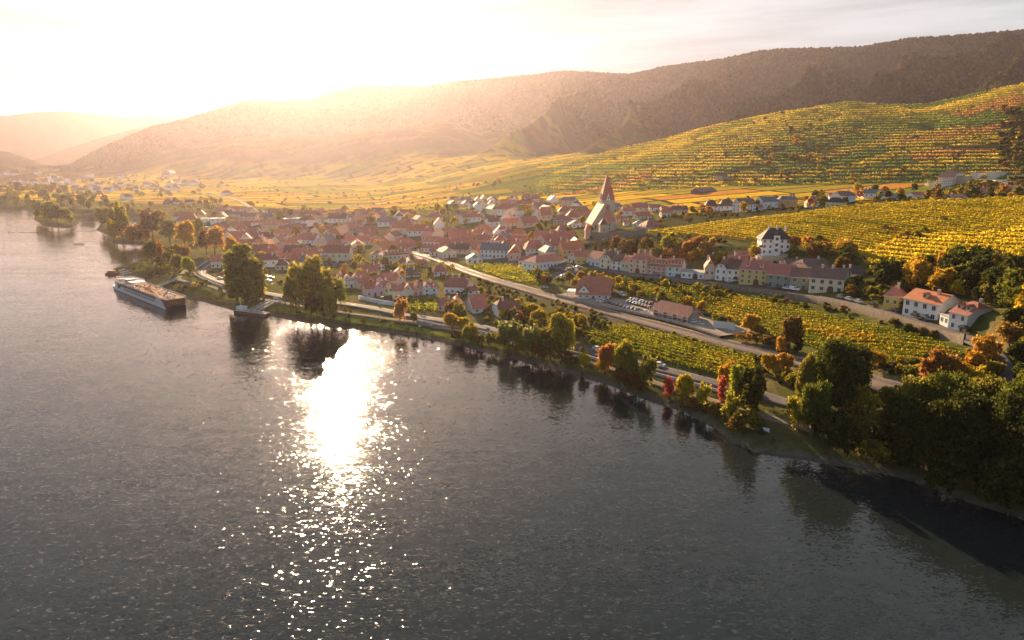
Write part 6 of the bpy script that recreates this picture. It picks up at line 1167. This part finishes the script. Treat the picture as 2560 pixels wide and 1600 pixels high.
# ================================================================ cars
CARC = {'white': (.75, .75, .74), 'silver': (.42, .43, .45), 'black': (.02, .02, .025), 'grey': (.14, .145, .15), 'blue': (.04, .07, .16), 'red': (.30, .03, .03), 'green': (.06, .10, .07)}
CM = {k: mat('paint_' + k, v, .28, spec=.6) for k, v in CARC.items()}
m_tyre = mat('tyre', (.02, .02, .02), .9); m_rim = mat('rim', (.45, .45, .46), .35, metal=.8)
def car_proto(van=False):
    r = empty('parked_car', (0, 0, 0)); b = MB(); w = .9
    prof = [(-2.15, .35), (2.15, .35), (2.2, .75), (1.95, .92), (1.05, 1.0), (.35, 1.46), (-1.2, 1.5), (-1.95, 1.02), (-2.2, .9)] if not van else [(-2.5, .35), (2.5, .35), (2.55, .9), (2.2, 1.15), (1.6, 1.25), (1.0, 2.05), (-2.4, 2.1), (-2.5, 1.9)]
    n = len(prof); vs = []
    for y, k in ((-w, .0), (-w * .98, .0), (w * .98, 0), (w, 0)): pass
    for y in (-w, w):
        for x, z in prof: vs.append((x, y * (.84 if z > 1.2 else 1.0), z))
    b.v = vs; b.f = [tuple(range(n))[::-1], tuple(range(n, 2 * n))] + [(i, (i + 1) % n, n + (i + 1) % n, n + i) for i in range(n)]; b.m = [0] * len(b.f); b.build('body', CM['white'], r)
    b = MB()
    if not van:
        for s in (-1, 1): b.poly([(.95, s * .905, 1.0), (.33, s * .80, 1.40), (-1.15, s * .80, 1.43), (-1.75, s * .905, 1.02)])
        b.poly([(1.03, -.72, 1.03), (1.03, .72, 1.03), (.42, .66, 1.44), (.42, -.66, 1.44)]); b.poly([(-1.92, -.72, 1.07), (-1.92, .72, 1.07), (-1.26, .66, 1.49), (-1.26, -.66, 1.49)])
    else: b.poly([(1.62, -.75, 1.3), (1.62, .75, 1.3), (1.08, .7, 1.98), (1.08, -.7, 1.98)]); b.poly([(1.4, -.91, 1.3), (1.0, -.80, 1.9), (.2, -.80, 1.9), (.2, -.91, 1.3)]); b.poly([(1.4, .91, 1.3), (1.0, .80, 1.9), (.2, .80, 1.9), (.2, .91, 1.3)])
    b.build('windows', m_glass, r, (0, 0, .015), fix=False)
    wb = MB()
    for k in range(12): a, a2 = 2 * pi * k / 12, 2 * pi * (k + 1) / 12; wb.poly([(.33 * cos(a), -.11, .33 * sin(a)), (.33 * cos(a2), -.11, .33 * sin(a2)), (.33 * cos(a2), .11, .33 * sin(a2)), (.33 * cos(a), .11, .33 * sin(a))])
    for s in (-.11, .11): wb.poly([(.33 * cos(2 * pi * k / 12), s, .33 * sin(2 * pi * k / 12)) for k in range(12)], 0); wb.poly([(.19 * cos(2 * pi * k / 12), s * 1.05, .19 * sin(2 * pi * k / 12)) for k in range(12)], 1)
    wm = wb.mesh('wheel', [m_tyre, m_rim])
    for x in (-1.35, 1.35) if not van else (-1.6, 1.6):
        for y in (-.84, .84): put(wm, 'wheel', r, (x, y, .33))
    return r
CARP = {False: car_proto(), True: car_proto(True)}; used = {False: False, True: False}; NCAR = 0
def car(c, x, y, ang, colr, group, van=False, place=None, h=.16):
    global NCAR
    P = gp(c, x, y); o = CARP[van] if not used[van] else copy_tree(CARP[van]); used[van] = True; o.location = (P[0], P[1], max(P[2], max(float(ground_z(P[0] + i, P[1] + j)) for i in (-1.5, 1.5) for j in (-1.5, 1.5))) + h); o.rotation_euler = (0, 0, ang)
    for ch in o.children:
        if ch.name.startswith('body'): ch.material_slots[0].link = 'OBJECT'; ch.material_slots[0].material = CM[colr]
    later(o, f"{colr} {'van' if van else 'car'} {place}", 'van' if van else 'car', cd(c, x, y), group); NCAR += 1
g = random.Random(11); ra = dirang((1431, 735), (1581, 776)); GC = ['white', 'silver', 'black', 'grey', 'grey', 'silver', 'blue', 'white', 'black', 'red', 'green']
for i in range(11): car('S', 405 + i * 38, 222 + i * 9.5, ra + pi / 2 - .35, GC[(i * 7) % 11], 'cars in the station car park', place='in the front parking row')
for i in range(8): car('S', 705 + i * 30, 232 + i * 8.5, ra + pi / 2 - .35, GC[(i * 5 + 1) % 11], 'cars in the station car park', place='in the middle parking row')
for i in range(7): car('S', 735 + i * 32, 208 + i * 8, ra + pi / 2 - .35, GC[(i * 3 + 2) % 11], 'cars in the station car park', place='in the back parking row')
for x, y, cc in ((860, 340, 'white'), (970, 305, 'white'), (975, 272, 'silver'), (985, 240, 'grey'), (960, 222, 'black'), (520, 142, 'grey'), (1410, 460, 'silver'), (1345, 440, 'white'), (1430, 358, 'black'), (1375, 330, 'grey'), (1335, 320, 'silver')): car('S', x, y, ra + g.uniform(-.2, .2), cc, 'cars in the station car park', place='standing beside the parking rows')
car('S', 625, 165, ra - .3, 'white', None, van=True, place='parked alone'); 
sa = lambda x0, x1: dirang(x0, x1)
ST_A = dirang((1662, 665), (1810, 684)); ST_B = dirang((1992, 716), (2100, 745)); ST_C = dirang((2100, 745), (2290, 803))
for x, y, cc in ((515, 703, 'white'), (930, 745, 'white'), (1015, 752, 'silver'), (1285, 795, 'black'), (1410, 818, 'black'), (1480, 828, 'white'), (110, 668, 'white'), (160, 675, 'grey'), (215, 682, 'silver'), (325, 692, 'white'), (385, 697, 'grey'), (2020, 918, 'grey'), (2105, 940, 'silver'), (2200, 966, 'silver'), (2350, 1004, 'black')): car('A', x, y, ST_A if x < 1600 else ST_B, cc, 'cars parked along the village street', place='parked along the village street', h=.22)
car('A', 1555, 838, ST_A, 'white', 'cars parked along the village street', van=True, place='parked along the village street', h=.22)
for x, y, cc in ((1030, 965, 'black'), (1250, 1032, 'black'), (1340, 1046, 'grey'), (1770, 1180, 'black')): car('B', x, y, ST_C, cc, 'cars parked along the village street', place='parked along the village street', h=.22)
for x, y, cc in ((755, 908, 'blue'), (1300, 930, 'grey'), (1245, 1025, 'white'), (1400, 935, 'white'), (1055, 1135, 'silver'), (1470, 905, 'red')): car('5', x, y, g.uniform(-.5, .5), cc, 'cars around the square', place='near the village square', h=.25)
car('S', 1005, 876, dirang((1541, 869), (1698, 905)), 'white', None, place='driving on the river road', h=.2); car('S', 378, 716, dirang((1412, 836), (1541, 869)), 'white', None, place='half hidden on the river road', h=.2)
for x, y, cc in ((1190, 440, 'blue'), (1560, 292 + 300, 'silver'), (1600, 700, 'white'), (1500, 665, 'white'), (2075, 650, 'white'), (2120, 660, 'silver'), (2090, 700, 'white')): car('2', x, y, g.uniform(-.6, .6), cc, 'cars on the riverside road', place='by the riverside road', h=.2)
# ================================================================ street furniture, signs, people
def lamp(c, x, y, h=6, lab='slim grey street lamp'):
    P = gp(c, x, y); r = empty('street_lamp', P); b = MB(); b.tube((0, 0, -.3), (0, 0, h), .10, .06); b.build('pole', mat('lamp_metal', (.22, .22, .22), .5, metal=.5), r); b = MB(); b.tube((0, 0, h), (1.1, 0, h + .25), .05, .05); b.box(.7, 1.6, -.15, .15, h + .12, h + .28); b.build('lamp_head', MATS['lamp_metal'], r); later(r, lab, 'street lamp', cd(c, x, y), 'street lamps along the roads')
for x, y in ((480, 636), (540, 668), (640, 695), (900, 728), (1000, 745), (1200, 790), (1440, 838), (1600, 878), (1750, 918), (1340, 648), (1560, 664), (1720, 682), (1880, 706), (2080, 750), (2180, 780), (1240, 680), (1330, 700), (1470, 742), (1640, 786)): lamp('D', x, y)
def board(c, x, y, w, h, z, rz, label, name='information_board', bar=True):
    P = gp(c, x, y); r = empty(name, P, rz); b = MB()
    for s in (-1, 1): b.box(s * w / 2 - .08, s * w / 2 + .08, -.08, .08, -.3, z + h)
    b.build('posts' if False else 'frame', m_white, r); b = MB(); b.box(-w / 2, w / 2, -.12, -.085, z, z + h); b.build('panel', mat('board_panel', (.55, .55, .53), .6), r); later(r, label, 'sign', cd(c, x, y)); return r
board('A', 835, 1228, 8.5, 3.4, .4, -.5, 'large pale information board'); board('A', 900, 1235, 6, 3.0, .3, -1.1, 'brown-framed information board')
board('2', 2180, 945, 2.6, 1.2, 2.0, -.2, 'tall white landing sign frame'); board('2', 2225, 950, 1.8, 1.3, .3, -.2, 'small white landing notice board'); board('2', 965, 690, 2.0, 1.6, .8, -.2, 'white notice board at the landing path')
board('6', 1300, 790, 1.2, 1.0, 1.5, -.2, 'white road sign'); board('6', 1840, 1000, 2.2, .9, 2.6, -.2, 'pale finger signpost'); board('R', 45, 848, 1.6, 1.1, .3, -.5, 'small white notice board on the bank')
# persons: one skinned body each
def person(c, x, y, top, label, rz=0):
    P = gp(c, x, y); me = bpy.data.meshes.new('person'); J = [(0, 0, .95, .15), (0, 0, 1.2, .16), (0, 0, 1.42, .15), (0, 0, 1.52, .06), (0, 0, 1.66, .11), (0, 0, 1.74, .09), (.20, 0, 1.40, .07), (.27, .05, 1.12, .05), (.27, .18, .90, .04), (-.20, 0, 1.40, .07), (-.27, -.04, 1.12, .05), (-.27, .03, .88, .04), (.10, 0, .90, .10), (.11, .14, .50, .07), (.11, .10, .08, .05), (.11, .24, .04, .04), (-.10, 0, .90, .10), (-.11, -.06, .50, .07), (-.11, -.26, .10, .05), (-.11, -.12, .04, .04)]
    me.from_pydata([j[:3] for j in J], [(0, 1), (1, 2), (2, 3), (3, 4), (4, 5), (2, 6), (6, 7), (7, 8), (2, 9), (9, 10), (10, 11), (0, 12), (12, 13), (13, 14), (14, 15), (0, 16), (16, 17), (17, 18), (18, 19)], [])
    o = bpy.data.objects.new('person', me); COL.objects.link(o); o.location = (P[0], P[1], P[2] + .15); o.rotation_euler = (0, 0, rz); sk = o.modifiers.new('skin', 'SKIN'); me.skin_vertices[0].data[0].use_root = True
    for v, j in zip(me.skin_vertices[0].data, J): v.radius = (j[3], j[3])
    o.modifiers.new('sub', 'SUBSURF').levels = 1; me.materials.append(mat('clothes_' + top, {'dark': (.04, .04, .06), 'red': (.35, .06, .05), 'pale': (.6, .58, .55)}[top], .9)); later(o, label, 'person', cd(c, x, y))
person('2', 1582, 842, 'dark', 'person in dark clothes walking on the river path'); person('6', 1308, 942, 'pale', 'person in pale jacket standing on the river path', 1.2); person('R', 85, 735, 'pale', 'person in pale clothes on the path', 2); person('2', 1530, 832, 'dark', 'second walker in dark clothes beside the path', 1)
person('5', 1285, 955, 'dark', 'person in dark clothes crossing the square', .5)
def bench(c, x, y, rz, label):
    P = gp(c, x, y); r = empty('bench', (P[0], P[1], P[2] + .1), rz); m = mat('bench_wood', (.5, .45, .38), .8); b = MB(); b.box(-.9, .9, -.2, .25, .42, .48); b.build('seat', m, r); b = MB(); b.box(-.9, .9, .25, .31, .5, .95); b.build('backrest', m, r)
    for s in (-.7, .7): b = MB(); b.box(s - .05, s + .05, -.18, .28, -.2, .42); b.build('leg', m, r)
    later(r, label, 'bench', cd(c, x, y), 'benches on the bank')
bench('6', 1920, 1045, -.3, 'pale bench on the bank path'); bench('6', 1785, 1055, -.9, 'pale bench on the grass bank'); bench('7', 480, 905, -.2, 'pale bench on the bank path')
finish_labels(); finish_stuff()
make_haze()
